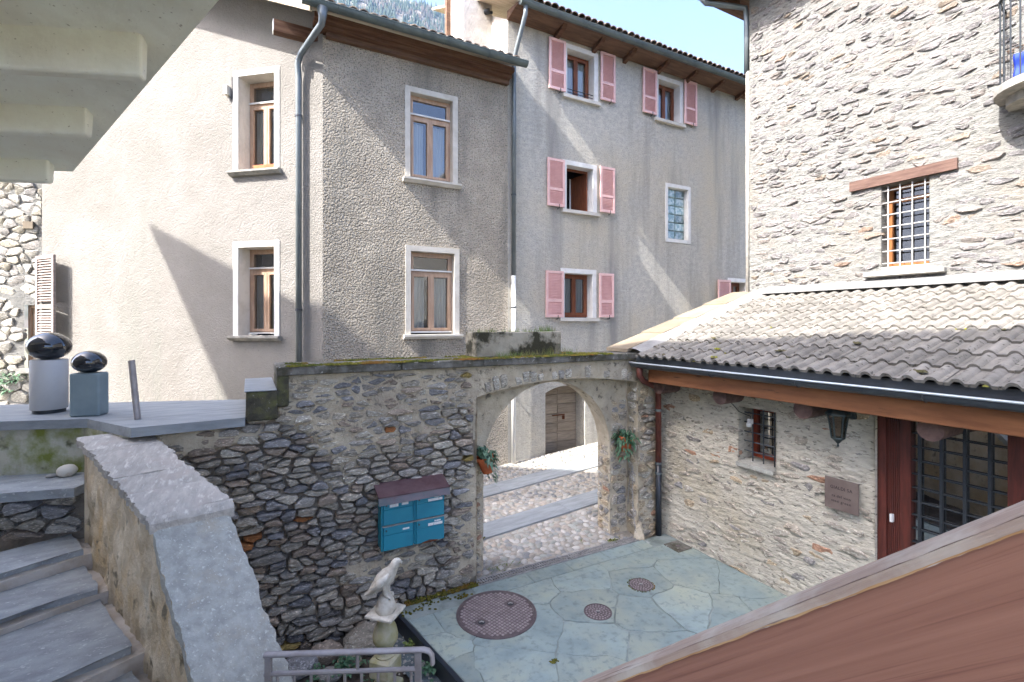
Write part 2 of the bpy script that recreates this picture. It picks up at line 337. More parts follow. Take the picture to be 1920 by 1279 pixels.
m_cobble = mat('cobble', None or (0.468, 0.442, 0.391, 1), cols=[(0.390, 0.366, 0.318, 1), (0.468, 0.442, 0.391, 1), (0.286, 0.284, 0.269, 1), (0.429, 0.366, 0.294, 1), (0.351, 0.353, 0.305, 1), (0.520, 0.485, 0.427, 1)], c2=(0.260, 0.239, 0.214, 1), sc=9, lo=.45, hi=.8, rnd=.15, bump=.002, bsc=40, rough=.7)
m_sand = mat('street_bed', (0.413, 0.375, 0.319, 1), (0.275, 0.250, 0.206, 1), 9, 7, bump=.008, bsc=50)
m_iron = mat('cast_iron', (.14, .11, .112, 1), (.10, .078, .08, 1), 9, 6, rough=.55, metal=.2, bump=.001, bsc=60)
m_ironworn = mat('worn_iron', (.34, .29, .285, 1), (.24, .20, .20, 1), 12, 6, rough=.5, metal=.2)
m_black = mat('black_iron', (.035, .04, .045, 1), rough=.45, metal=.3)
m_grille = mat('grey_grille', (.36, .35, .33, 1), (.26, .25, .24, 1), 8, 5, rough=.55, metal=.2)
m_teal = mat('teal_enamel', (0.015, 0.220, 0.303, 1), (0.013, 0.182, 0.259, 1), 3, 5, rough=.4, spec=.5, rnd=.05)
m_rust = mat('rust', (.16, .045, .015, 1), (.08, .03, .015, 1), 14, 6)
m_mbroof = mat('zinc_purple', (.15, .125, .14, 1), (.095, .11, .12, 1), 5, 7, rough=.55, c3=(.13, .075, .085, 1), sc3=3)
m_label = mat('paper_label', (.75, .73, .70, 1), (.35, .34, .34, 1), 60, 2, .6, .68, stretch=(1, 1, .4))
m_terra = mat('terracotta', (.50, .13, .045, 1), (.38, .09, .03, 1), 8, 5, rough=.7)
m_leaf = mat('leaf', (.045, .115, .055, 1), (.09, .17, .09, 1), 12, 4, rough=.55, spec=.4)
m_leafpale = mat('leaf_pale', (.16, .25, .17, 1), (.07, .14, .075, 1), 10, 4, rough=.6)
m_grass = mat('grass', (.12, .19, .04, 1), (.20, .18, .07, 1), 5, 4, rough=.8)
m_statue = mat('white_statue', (.66, .62, .53, 1), (.50, .44, .35, 1), 14, 8, .42, .66, bump=.008, bsc=70, bump2=.006, bsc2=26)
m_baluster = mat('mossy_baluster', (.50, .46, .33, 1), (.33, .31, .14, 1), 5, 6, .38, .62, bump=.003, bsc=60)
m_galv = mat('painted_steel', (.35, .32, .31, 1), (.28, .25, .24, 1), 9, 5, rough=.45, metal=.25)
m_soil = mat('soil', (.075, .06, .045, 1), (.04, .032, .025, 1), 9, 7, bump=.02, bsc=25)
m_gravel = mat('wet_gravel', (.115, .14, .14, 1), (.075, .09, .095, 1), 14, 8, bump=.01, bsc=50)
m_egg = mat('black_glaze', (.008, .010, .014, 1), rough=.04, spec=.6, coat=.6)
m_pedA = mat('pale_grey_cylinder', (.50, .49, .475, 1), (.45, .44, .43, 1), 3, 5, rough=.55)
m_pedB = mat('blue_grey_block', (.22, .275, .285, 1), (.18, .23, .245, 1), 3, 6, rough=.6, bump=.001, bsc=40)
m_plaque = mat('bronze_plaque', (.20, .155, .135, 1), (.16, .12, .105, 1), 4, 5, rough=.45, metal=.3)
m_ink = mat('engraved_ink', (.03, .022, .02, 1))
m_lamp = mat('lantern_metal', (.03, .045, .048, 1), (.05, .06, .055, 1), 12, 5, rough=.5, metal=.3)
m_lampglass = glass('lantern_glass', (.6, .52, .45, 1), 1.45, .08)
m_pebble = mat('pale_pebble', (.66, .60, .50, 1), (.5, .36, .22, 1), 6, 4, .55, .7, rough=.5)
m_shut = mat('brown_shutter', (.30, .245, .215, 1), (.23, .185, .165, 1), 6, 5, stretch=(1, 1, 4))
m_parap = mat('parapet_plaster', (0.698, 0.591, 0.427, 1), (0.511, 0.392, 0.246, 1), 5, 8, .38, .64, c4=(0.221, 0.183, 0.122, 1), sc4=9, lo4=.60, hi4=.70, c3=(0.614, 0.433, 0.230, 1), sc3=1.8, lo3=.5, hi3=.68, bump=.016, bsc=16, bump2=.01, bsc2=60, stretch=(1, 1, .8))
m_paraptop = mat('parapet_concrete', (0.434, 0.430, 0.383, 1), (0.318, 0.315, 0.281, 1), 16, 10, .36, .62, c4=(0.579, 0.580, 0.514, 1), sc4=60, lo4=.60, hi4=.70, c3=(0.396, 0.365, 0.296, 1), sc3=5, lo3=.55, hi3=.7, bump=.007, bsc=60, bump2=.010, bsc2=14)
m_gneiss = mat('gneiss_slab', (0.521, 0.478, 0.414, 1), (0.386, 0.355, 0.310, 1), 7, 10, .36, .62, c4=(0.656, 0.625, 0.546, 1), sc4=9, lo4=.56, hi4=.70, c3=(0.454, 0.394, 0.339, 1), sc3=3, stretch=(3.5, .8, 3), bump=.009, bsc=16, bump2=.006, bsc2=60, rnd=.08)
m_step = mat('blue_step_slab', (0.390, 0.404, 0.396, 1), (0.274, 0.284, 0.284, 1), 4, 9, .38, .64, c4=(0.603, 0.610, 0.585, 1), sc4=16, lo4=.6, hi4=.72, stretch=(1.4, 3, 3), bump=.007, bsc=18, bump2=.004, bsc2=60, rnd=.12, rough=.7)
m_stepmort = mat('step_mortar', (0.540, 0.483, 0.414, 1), (0.425, 0.356, 0.282, 1), 5, 7, bump=.008, bsc=30)
m_blue = mat('blue_cloth', (.02, .05, .42, 1), rough=.7)
m_forest = mat('conifer', (.016, .032, .018, 1), (.04, .055, .03, 1), .06, 5, .4, .6)
m_forest2 = mat('bare_larch', (.085, .065, .05, 1), (.05, .045, .035, 1), .05, 5)
m_hill = mat('mountain_rock', (.14, .12, .095, 1), (.055, .06, .04, 1), .03, 9, .42, .6, c3=(.27, .255, .235, 1), sc3=.02, lo3=.56, hi3=.66)
m_earth = mat('valley_ground', (.16, .14, .11, 1), (.11, .12, .07, 1), .05, 6)

# ------------------------------------------------------------------ rubble masonry
def clip(poly, a, b, c):                   # keep a*x+b*y<=c
    out = []
    for i in range(len(poly)):
        p, q = poly[i], poly[(i+1) % len(poly)]
        dp, dq = a*p[0]+b*p[1]-c, a*q[0]+b*q[1]-c
        if dp <= 0: out.append(p)
        if dp*dq < 0:
            t = dp/(dp-dq); out.append((p[0]+(q[0]-p[0])*t, p[1]+(q[1]-p[1])*t))
    return out
def cells(u0, u1, z0, z1, rh, cwid, jit=.38, k=1.6, rng=None, inside=None):
    rng = rng or random.Random(3); seeds = []
    z = z0+rh*.4; row = 0
    while z < z1+rh:
        u = u0-cwid*rng.random()
        while u < u1+cwid:
            w = cwid*rng.choice((.5, .7, .9, 1.1, 1.5, 1.9))*rng.uniform(.85, 1.15)
            seeds.append((u+w/2+rng.uniform(-jit, jit)*cwid*.4, (z+rng.uniform(-jit, jit)*rh)*k)); u += w
        z += rh*rng.choice((.6, .8, 1, 1.2, 1.5)); row += 1
    g = {}; cs = cwid*1.3
    for i, s in enumerate(seeds): g.setdefault((int(s[0]//cs), int(s[1]//cs)), []).append(i)
    res = []
    for i, s in enumerate(seeds):
        if inside and not inside(s[0], s[1]/k): continue
        if not (u0 < s[0] < u1 and z0 < s[1]/k < z1): continue
        r = cwid*1.2
        poly = [(s[0]-r, s[1]-r), (s[0]+r, s[1]-r), (s[0]+r, s[1]+r), (s[0]-r, s[1]+r)]
        gi, gj = int(s[0]//cs), int(s[1]//cs)
        for a in range(-2, 3):
            for b in range(-2, 3):
                for j in g.get((gi+a, gj+b), ()):
                    if j == i: continue
                    q = seeds[j]; A, B = q[0]-s[0], q[1]-s[1]
                    C = A*(q[0]+s[0])/2+B*(q[1]+s[1])/2
                    poly = clip(poly, A, B, C)
                    if len(poly) < 3: break
        poly = [(max(u0, min(u1, p[0])), max(z0, min(z1, p[1]/k))) for p in poly]
        if len(poly) >= 3: res.append(poly)
    return res
def area(p): return abs(sum(p[i][0]*p[(i+1) % len(p)][1]-p[(i+1) % len(p)][0]*p[i][1] for i in range(len(p))))/2
def soften(poly, gap, rng, n=10):
    cx = sum(p[0] for p in poly)/len(poly); cy = sum(p[1] for p in poly)/len(poly)
    q = []
    for i in range(len(poly)):             # chaikin corner cut
        a, b = poly[i], poly[(i+1) % len(poly)]
        q.append((a[0]*.89+b[0]*.11, a[1]*.89+b[1]*.11)); q.append((a[0]*.11+b[0]*.89, a[1]*.11+b[1]*.89))
    per = [0]
    for i in range(len(q)):
        a, b = q[i], q[(i+1) % len(q)]; per.append(per[-1]+math.hypot(b[0]-a[0], b[1]-a[1]))
    out = []
    for k in range(n):
        t = per[-1]*k/n; i = max(j for j in range(len(q)) if per[j] <= t+1e-9)
        a, b = q[i], q[(i+1) % len(q)]; f = (t-per[i])/max(1e-6, per[i+1]-per[i])
        x, y = a[0]+(b[0]-a[0])*f, a[1]+(b[1]-a[1])*f
        dx, dy = cx-x, cy-y; l = math.hypot(dx, dy) or 1; g = min(gap*rng.uniform(.5, 1.5), l*.4)
        out.append((x+dx/l*g, y+dy/l*g))
    return (cx, cy), out
def stone_mb(mb, fr, poly, gap, proud, back, rng, n=10):
    (cx, cy), o = soften(poly, gap, rng, n)
    tx, ty = rng.uniform(-.14, .14), rng.uniform(-.12, .28)   # tilt of the face
    def P(p, s, d):
        u, z = cx+(p[0]-cx)*s, cy+(p[1]-cy)*s
        return fr.p(u, z, d+(u-cx)*tx+(z-cy)*ty)
    vs = [P(p, 1, back) for p in o]+[P(p, rng.uniform(.93, 1), proud-rng.uniform(.004, .014)) for p in o]
    vs += [P(p, rng.uniform(.62, .86), proud+rng.uniform(-.007, .007)) for p in o]+[P((cx+rng.uniform(-.02, .02), cy+rng.uniform(-.008, .008)), 1, proud+rng.uniform(-.006, .008))]
    fs = []
    for r in (0, n):
        for i in range(n): fs.append((r+i, r+(i+1) % n, r+n+(i+1) % n, r+n+i))
    for i in range(n): fs.append((2*n+i, 2*n+(i+1) % n, 3*n))
    mb.add(vs, fs)
def rubble(root, parent, fr, polys, gap, proud, back, mats, weights, rng, limit=300, name='stone', restname='small_stones', keep=None):
    def far(p):
        c = fr.p(sum(q[0] for q in p)/len(p), sum(q[1] for q in p)/len(p)); return area(p)/max(1, (c-CAM).length_squared)
    polys = sorted([p for p in polys if area(p) > .0015], key=lambda p: -far(p)*(1 if (keep is None or keep(p)) else .01))
    rest = MB(); nrest = 0
    for i, p in enumerate(polys):
        pr = proud(p) if callable(proud) else rng.uniform(*proud)
        mi = rng.choices(range(len(mats)), weights)[0]
        if i < limit:
            mb = MB(); stone_mb(mb, fr, p, gap, pr, back, rng); build(name, mb, mats[mi], parent, True, sharp=24)
        else:
            rest.mi = mi; stone_mb(rest, fr, p, gap, pr, back, rng); nrest += 1
    if nrest: build(restname, rest, mats, parent, True, kind='stuff', sharp=24)
def sheet(fr, u0, u1, zlo, zhi, nu, nzz, depth):   # an uneven face
    mb = MB()
    zl = zlo if callable(zlo) else (lambda u: zlo); zh = zhi if callable(zhi) else (lambda u: zhi)
    def fn(a, b):
        u = u0+(u1-u0)*a; z = zl(u)+(zh(u)-zl(u))*b
        return fr.p(u, z, depth(u, z))
    mb.grid(fn, nu, nzz); return mb
def smooth(a, b, x):
    t = max(0, min(1, (x-a)/(b-a))); return t*t*(3-2*t)

# ================================================================== SETTING
mb = MB()
mb.grid(lambda a, b: (-1850+3700*a, -1850+3700*b, -.34), 8, 8)
tag(build('ground', mb, m_earth), 'flat valley ground running out beyond the village houses', 'ground', kind='structure')

# ---- mountain and its wood
def ridge(az):                             # height over depth of the skyline, az in degrees right of the view axis
    pts = [(-80, .5), (-50, .62), (-30, .74), (-16, .69), (-9, .655), (-4, .60), (4, .50), (14, .38), (30, .26), (60, .2), (80, .18)]
    for (a, h), (b, k) in zip(pts, pts[1:]):
        if a <= az <= b: return h+(k-h)*(az-a)/(b-a)
    return .3
D0, D1 = 420.0, 1050.0
def hill(az, t):                           # t 0 foot .. 1 crest
    d = D0+(D1-D0)*t
    h = ridge(az)*D1*math.cos(R(az))*(t**.92)
    h += 26*fbm(az*.16, t*6, 2.2)*min(1, t*4)+7*fbm(az*.9, t*30, 5.1, 3)
    p = cw(math.sin(R(az))*d, math.cos(R(az))*d); p.z = h-6; return p
mb = MB(); mb.grid(lambda a, b: hill(-75+150*a, b), 220, 70)
back = MB(); back.grid(lambda a, b: (lambda p: cw(math.sin(R(-75+150*a))*(D1+700*b), math.cos(R(-75+150*a))*(D1+700*b), p.z*(1-b)))(hill(-75+150*a, 1)), 80, 3)
mb.add(back.v, back.f)
tag(build('mountain', mb, m_hill, smooth=True, sharp=0), 'steep wooded mountainside rising behind the roofs', 'mountain', kind='structure')
rg = random.Random(5); mb = MB()
for i in range(5200):
    az = rg.uniform(-30, 0); t = rg.uniform(.55, .985)
    p = hill(az, t); h = rg.uniform(9, 19); r = h*rg.uniform(.14, .2); n = 5
    if fbm(az*.5, t*22, 9, 3) > .22: continue
    mb.mi = 1 if fbm(az*.35, t*14, 3, 3)+rg.uniform(-.15, .15) > .12 else 0
    a0 = rg.random()*6
    base = [(p.x+r*math.cos(a0+6.283*k/n), p.y+r*math.sin(a0+6.283*k/n), p.z-1+rg.uniform(0, 3)) for k in range(n)]
    mid = [(p.x+r*.55*math.cos(a0+6.283*k/n), p.y+r*.55*math.sin(a0+6.283*k/n), p.z+h*.45) for k in range(n)]
    mb.add(base+mid+[(p.x, p.y, p.z+h)], [(k, (k+1) % n, n+(k+1) % n, n+k) for k in range(n)]+[(n+k, n+(k+1) % n, 2*n) for k in range(n)])
tag(build('forest', mb, [m_forest, m_forest2]), 'dark conifers and bare larches covering the mountainside', 'forest', kind='stuff')

# ---- the street behind the gate wall
def sz(x): return .075*(x-3)
def szy(x, y): return sz(x)*smooth(5.1, 6.1, y)
street = build('street', MB().grid(lambda a, b: (-8+24*a, 5.2+3.62*b, szy(-8+24*a, 5.2+3.62*b)-.02), 48, 24), m_sand)
tag(street, 'cobbled lane with two slate wheel tracks seen through the archway', 'street', kind='structure')
rg = random.Random(8)
for (y0, y1) in ((6.14, 6.57), (7.48, 7.93)):
    x = 1.6
    while x < 10.5:
        w = rg.uniform(1.1, 1.7); mb = MB(); g = .004
        xa, xb = x+g, x+w-g; ya, yb = y0+rg.uniform(-.01, .01), y1+rg.uniform(-.01, .01)
        mb.hexa([(xa, ya, sz(xa)-.08), (xb, ya, sz(xb)-.08), (xb, yb, sz(xb)-.08), (xa, yb, sz(xa)-.08), (xa, ya, sz(xa)+.004), (xb, ya, sz(xb)+.004), (xb, yb, sz(xb)+.004), (xa, yb, sz(xa)+.004)])
        build('slate_paver', mb, m_slate, street); x += w
def cobble_mesh(k):
    r = random.Random(100+k); n = 9; mb = MB(); rs = [1+r.uniform(-.16, .16) for _ in range(n)]
    for (q, z) in ((1.0, -.6), (.98, .15), (.72, .72)):
        mb.v += [(q*rs[i]*math.cos(6.2832*i/n), q*rs[i]*math.sin(6.2832*i/n), z) for i in range(n)]
    mb.v.append((0, 0, 1))
    fs = [(b+i, b+(i+1) % n, b+n+(i+1) % n, b+n+i) for b in (0, n) for i in range(n)]+[(2*n+i, 2*n+(i+1) % n, 3*n) for i in range(n)]
    mb.f = fs; mb.m = [0]*len(fs); return mb
protos = []
for k in range(8):
    q = cobble_mesh(k); me = bpy.data.meshes.new('cobblestone'); me.from_pydata(q.v, [], q.f); me.materials.append(m_cobble)
    me.polygons.foreach_set('use_smooth', [True]*len(me.polygons)); protos.append((me, q))
spots = []; OXL, OXR = 2.34, 4.72
y = 5.22
while y < 8.74:
    x = 2.0+rg.random()*.1
    while x < 9.6:
        xx, yy = x+rg.uniform(-.025, .025), y+rg.uniform(-.02, .02)
        x += rg.uniform(.08, .125)
        if any(a-.05 < yy < b+.05 for a, b in ((6.14, 6.57), (7.48, 7.93))): continue
        
        if yy < 5.68 and not (OXL+.06 < xx < OXR-.06): continue
        spots.append((xx, yy))
    y += rg.uniform(.078, .092)
def vis(q):                                # how large a cobble shows through the arch
    X, Y = q[0]*CY-q[1]*SY, q[0]*SY+q[1]*CY; px = 960+910*X/Y
    return (1 if 905 < px < 1150 else .1)/Y**3
spots.sort(key=lambda q: -vis(q)); rest = MB(); cobmats = []
for c_ in [(.30, .29, .26, 1), (.36, .35, .32, 1), (.22, .225, .22, 1), (.33, .29, .24, 1), (.40, .385, .35, 1)]:
    cobmats.append(mat('cobble_far', c_, tuple(v*.7 for v in c_[:3])+(1,), 9, 5, bump=.002, bsc=40, rough=.7))
for i, (x, y) in enumerate(spots):
    me, q = protos[i % 8]; a = rg.random()*6.28; sx, sy_, s_z = rg.uniform(.045, .066), rg.uniform(.034, .047), rg.uniform(.018, .028)
    zz = szy(x, y)-.024+rg.uniform(-.006, .006)
    if i < 300:
        o = bpy.data.objects.new('cobblestone', me); link(o, street); o.location = (x, y, zz); o.rotation_euler = (0, 0, a); o.scale = (sx, sy_, s_z)
    else:
        ca, sa = math.cos(a), math.sin(a); rest.mi = rg.randrange(5)
        rest.add([(x+ca*v[0]*sx-sa*v[1]*sy_, y+sa*v[0]*sx+ca*v[1]*sy_, zz+v[2]*s_z) for v in q.v], q.f)
build('small_cobbles', rest, cobmats, street, True, kind='stuff', sharp=0)
# drainage channel grate across the gateway
gr = thing('drain_grate', 'long dark slotted drain grate across the gateway threshold', 'grate', (2.35, 5.1, 0))
for (x0, x1) in ((2.30, 3.58), (3.59, 4.72)):
    mb = MB(); mb.box(x0, x1, 5.05, 5.062, -.03, .008); mb.box(x0, x1, 5.168, 5.18, -.03, .008)
    build('edge_bars', mb, m_grille, gr)
    mb = MB(); x = x0+.01
    while x < x1-.02: mb.box(x, x+.012, 5.062, 5.168, -.02, .005); x += .034
    mb.box(x0, x1, 5.11, 5.12, -.02, .004)
    build('slots', mb, m_grille, gr)
mb = MB(); mb.box(2.28, 4.74, 5.045, 5.185, -.12, -.04); build('channel', mb, m_black, gr)

# ---- courtyard paving
EDGE = lambda y: 1.37+(4.96-y)*.17
court = build('courtyard', MB().prism([(EDGE(-1.5), -1.5), (5.25, -1.5), (5.25, 5.05), (EDGE(5.05), 5.05)], -.24, -.0065), m_flagjoint)
tag(court, 'courtyard floor of grey green flagstones with pale joints', 'courtyard', kind='structure')
rg = random.Random(21); seeds = []
y = -1.2
while y < 5.0:
    x = 1.3+rg.random()*.3
    while x < 5.3: seeds.append((x+rg.uniform(-.16, .16), y+rg.uniform(-.14, .14))); x += rg.uniform(.5, .95)
    y += rg.uniform(.42, .66)
for i, s_ in enumerate(seeds):
    poly = [(EDGE(-1.5)+.01, -1.5), (5.19, -1.5), (5.19, 4.80), (EDGE(4.8)+.01, 4.80)]
    for j, q in enumerate(seeds):
        if j != i and math.hypot(q[0]-s_[0], q[1]-s_[1]) < 2.2:
            A, B = q[0]-s_[0], q[1]-s_[1]; poly = clip(poly, A, B, A*(q[0]+s_[0])/2+B*(q[1]+s_[1])/2)
            if len(poly) < 3: break
    if len(poly) < 3 or area(poly) < .02: continue
    cx = sum(p[0] for p in poly)/len(poly); cy = sum(p[1] for p in poly)/len(poly); g = rg.choice((.001, .002, .003, .004, .009))
    pp = []
    for k in range(len(poly)):
        a, b = poly[k], poly[(k+1) % len(poly)]; L_ = math.hypot(b[0]-a[0], b[1]-a[1]); m_ = max(2, int(L_/.07))
        for t in range(m_): 
            f = t/m_; x, y = a[0]+(b[0]-a[0])*f, a[1]+(b[1]-a[1])*f
            d = math.hypot(cx-x, cy-y) or 1; gg = g+max(0, .009*fbm(x*5, y*5, 1)+.001)
            if t == 0: gg += .004
            x, y = x+(cx-x)/d*gg, y+(cy-y)/d*gg
            if 1.75 < x < 5.1 and -1.3 < y < 4.75: x, y = x+.10*fbm(x*2.3, y*2.3, 4)+.03*fbm(x*9, y*9, 2), y+.10*fbm(x*2.3, y*2.3, 14)+.03*fbm(x*9, y*9, 12)
            pp.append((x, y))
    mb = MB(); n = len(pp); h = rg.uniform(-.003, .004)
    mb.v = [(x, y, -.04) for x, y in pp]+[(x, y, h-.003) for x, y in pp]+[(x+(cx-x)*.012, y+(cy-y)*.012, h) for x, y in pp]
    mb.f = [(b+k, b+(k+1) % n, b+n+(k+1) % n, b+n+k) for b in (0, n) for k in range(n)]+[tuple(range(2*n, 3*n))]; mb.m = [0]*len(mb.f)
    build('flagstone', mb, m_flag, court)
x = 2.2                                    # the row of straight slabs along the grate
while x < 4.7:
    w = rg.uniform(.5, .8); x1 = min(x+w, 4.78)
    mb = MB(); mb.bevbox(x+.006, x1-.006, 4.815, 5.04, -.05, .001, .006); build('flagstone', mb, m_flag, court); x = x1
def esec(w0, w1, z0, z1):
    mb = MB(); a, b = (EDGE(-1.5), -1.5), (EDGE(5.04), 5.04)
    mb.hexa([(a[0]+w0, a[1], z0), (a[0]+w1, a[1], z0), (b[0]+w1, b[1], z0), (b[0]+w0, b[1], z0), (a[0]+w0, a[1], z1), (a[0]+w1, a[1], z1), (b[0]+w1, b[1], z1), (b[0]+w0, b[1], z1)]); return mb
tag(build('bed_edging', esec(-.045, -.002, -.3, .004), m_pipedark, loc=(1.4, 4.9, -.2)), 'long black edging strip along the courtyard paving beside the bed', 'edging')
# ---- sunken bed
bed = build('planting_bed', MB().grid(lambda a, b: (-1.2+2.75*a, 1.2+4.1*b, -.19+.05*fbm(a*9, b*9, 2)), 40, 60), m_soil, smooth=True, sharp=0)
tag(bed, 'dark sunken planting bed at the foot of the gate wall', 'bed', kind='structure')
mb = MB(); mb.grid(lambda a, b: (1.12+.24*a+(4.96-(1.6+3.3*b))*.17, 1.6+3.3*b, -.155+.012*fbm(a*4, b*14, 7)), 8, 60)
tag(build('bed_path', mb, m_gravel, smooth=True, sharp=0), 'narrow wet grey strip between the bed and the paving edge', 'path', kind='structure')

# ================================================================== GATE WALL
GY = 5.163; FG = Fr((0, GY), (1, 0)); YR, YB = 5.37, 5.64
OX0, OX1 = 2.32, 4.79                       # front opening
def farch(x): t = (x-3.56)/1.235; return 2.275-.11*t*t-(.03 if x < 3.5 else 0)*t*t
RC, RR, RZ = 3.49, .985, 1.235              # rear round arch
def rarch(x):
    t = 1-((x-RC)/RR)**2; return RZ+RR*math.sqrt(max(0, t))
ZT = 2.49
gate = thing('gate_wall', 'rubble stone wall with an arched gateway and mossy coping', 'wall', (2.2, 5.35, 0))
def plast(x, z):                            # 0 dry stone .. 1 plaster
    v = .5*fbm(x*1.7, z*1.9, 3)+.28*fbm(x*5, z*5, 8)
    v += 1.15*smooth(1.95, 2.42, z)*smooth(-.2, .5, x)
    v += .75*math.exp(-((x-.75)**2/.16+(z-2.0)**2/.10))
    v += .7*math.exp(-((x-2.2)**2/.05+(z-.6)**2/.35))
    v += .65*math.exp(-((x-1.35)**2/.30+(z-.42)**2/.03))
    v += .45*math.exp(-((x-1.6)**2/.4+(z-1.85)**2/.10))
    v += .9*math.exp(-((x+.5)**2/.35+(z-1.93)**2/.012))
    v += .35*smooth(2.2, 2.5, x)
    v -= .45*smooth(.6, -.6, x)*smooth(1.8, 1.3, z)
    return smooth(.02, .5, v)
def gdepth(x, z):
    p = plast(x, z)
    return -.078+.084*p+.010*fbm(x*9, z*9, 4)+.012*p*fbm(x*4, z*4, 9)
def ztop(x): return ZT if x > .28 else (2.25 if x > -.02 else 2.02)
for (a, b, nu, zl, zh) in ((-.95, -.02, 36, -.3, 2.03), (-.02, .28, 12, -.3, 2.26), (.28, OX0, 80, -.3, ZT), (OX0, OX1, 96, farch, ZT), (OX1, 5.22, 18, -.3, ZT)):
    hgt = 2.8 if zl != farch else .3
    nv = 104 if zl != farch else 12
    sm = sheet(FG, a, b, zl, zh, nu, nv, lambda u, z: gdepth(u, z))
    sm.m = [1 if plast(sum(sm.v[i][0] for i in f)/4, sum(sm.v[i][2] for i in f)/4)+.12*fbm(sm.v[f[0]][0]*22, sm.v[f[0]][2]*22, 3) > .42 else 0 for f in sm.f]
    build('mortar', sm, [m_mortdry, m_plaster], gate, True, sharp=0)
# jambs, soffits and the rear skin of the gateway
mb = MB(); FJ = 24
def jam(x, y0, y1, z0, z1, sgn):
    mb.grid(lambda a, b: (x+sgn*.018*fbm((y0+(y1-y0)*a)*7, (z0+(z1-z0)*b)*7, x), y0+(y1-y0)*a, z0+(z1-z0)*b), 6, 60)
jam(OX0, GY-.015, YR+.01, -.1, farch(OX0)+.02, 1); jam(OX1, YR+.01, GY-.015, -.1, farch(OX1)+.02, 1)
mb.grid(lambda a, b: (OX0+(OX1-OX0)*a, GY-.012+(YR+.02-GY)*b, farch(OX0+(OX1-OX0)*a)+.010*fbm(a*14, b*3, 4)), 60, 5)
def rbx(a): return RC-RR*math.cos(math.pi*a)
N_ = 64
def rear(y, flip):
    pts = []
    for i in range(N_+1):
        th = math.pi*i/N_; pts.append((RC-RR*math.cos(th), RZ+RR*math.sin(th)))
    vs = [(OX0-.05, y, -.1), (OX0-.05, y, RZ)]
    # left jamb strip, right jamb strip, arch head
    d = lambda x, z: .016*fbm(x*6, z*6, 2)
    L_ = MB()
    L_.grid(lambda a, b: (OX0-.05+(RC-RR-OX0+.05)*a, y+d(a*.2, b*2), -.1+(RZ+.1)*b), 4, 30)
    L_.grid(lambda a, b: (RC+RR+(OX1+.05-RC-RR)*a, y+d(3+a*.3, b*2), -.1+(RZ+.1)*b), 5, 30)
    def head(a, b):
        th = math.pi*a; x0, z0 = RC-RR*math.cos(th), RZ+RR*math.sin(th)
        # march outward to the frame rectangle
        ex = OX0-.05 if th < math.pi/2 else OX1+.05
        k = 1e9
        if abs(math.cos(th)) > 1e-4: k = min(k, abs((ex-RC)/math.cos(th)))
        if math.sin(th) > 1e-4: k = min(k, (2.45-RZ)/math.sin(th))
        x1, z1 = RC-k*math.cos(th), RZ+k*math.sin(th)
        x, z = x0+(x1-x0)*b, z0+(z1-z0)*b
        return (x, y+d(x, z), z)
    L_.grid(head, N_, 5)
    mb.add(L_.v, L_.f)
rear(YR, 0); rear(YB, 1)
def intr(a, b):
    s_ = a*3.0; y = YR+(YB-YR)*b
    if s_ < 1: x, z = RC-RR, -.1+(RZ+.1)*s_
    elif s_ > 2: x, z = RC+RR, RZ-(RZ+.1)*(s_-2)
    else: th = math.pi*(s_-1); x, z = RC-RR*math.cos(th), RZ+RR*math.sin(th)
    w = .012*fbm(a*30, b*2, 6); return (x+w, y, z+w*(1 if 1 < s_ < 2 else 0))
mb.grid(intr, 150, 5)
build('gateway_reveal', mb, m_plaster, gate, True, sharp=50)
mb = MB(); mb.box(.26, OX0-.04, YB-.02, YB, -.3, ZT-.02); mb.box(-.8, .2, YB-.02, YB, -.3, 2.04); mb.box(OX1+.04, 5.3, YB-.02, YB, -.3, ZT-.02); mb.box(OX0-.04, OX1+.04, YB-.015, YB-.002, 2.4, ZT-.02)
build('back_face', mb, m_plaster, gate)
rg = random.Random(31)
polys = cells(-.93, OX0-.03, -.25, 2.46, 0.066, .175, .45, 2.3, rg, inside=lambda u, z: z < ztop(u)-.03)
pier = cells(OX1+.03, 5.18, -.05, 2.35, .085, .19, .4, 2.0, rg)
def gp(p):
    cx = sum(q[0] for q in p)/len(p); cz = sum(q[1] for q in p)/len(p)
    return .020+rg.uniform(-.022, .026)-.006*plast(cx, cz)
rubble(gate, gate, FG, polys, .012, gp, -.08, m_dry, [26, 12, 30, 18, 18, 1.4, 1.0], rg, 200)
rubble(gate, gate, FG, pier, .014, (.0, .035), -.06, m_annex, [24, 14, 20, 8, 6, 20], rg, 34)
FJ1, FJ2, FJ3 = Fr((OX1, 0), (0, -1)), Fr((0, YR), (1, 0)), Fr((RC+RR, 0), (0, -1))
for fr_, reg in ((FJ1, (-YR+.01, -GY, .02, 2.1)), (FJ2, (RC+RR+.01, OX1-.01, .02, 1.9)), (FJ3, (-YB+.01, -YR, .02, 1.25)), (FJ2, (OX0+.01, RC-RR-.01, .02, 1.5))):
    rubble(gate, gate, fr_, cells(*reg, .095, .17, .4, 1.8, rg), .012, (.004, .03), -.04, m_annex, [24, 14, 20, 5, 8, 20], rg, 26)
n = 24                                      # the ring of stones over the front opening
for i in range(n):
    x = OX0+.0+(OX1-OX0)*(i+.5)/n; w = (OX1-OX0)/n
    if rg.random() < .35: continue
    lean = (x-3.56)*.16; h = rg.uniform(.10, .19); z0 = farch(x)+.006
    poly = [(x-w*.45, z0), (x+w*.45, z0), (x+w*.5+lean*.12, z0+h), (x-w*.5+lean*.12, z0+h)]
    mb = MB(); stone_mb(mb, FG, poly, .008, rg.uniform(.022, .042), -.05, rg); build('arch_stone', mb, m_dry[rg.choice([0, 2, 2, 4, 4])], gate, True, sharp=55)
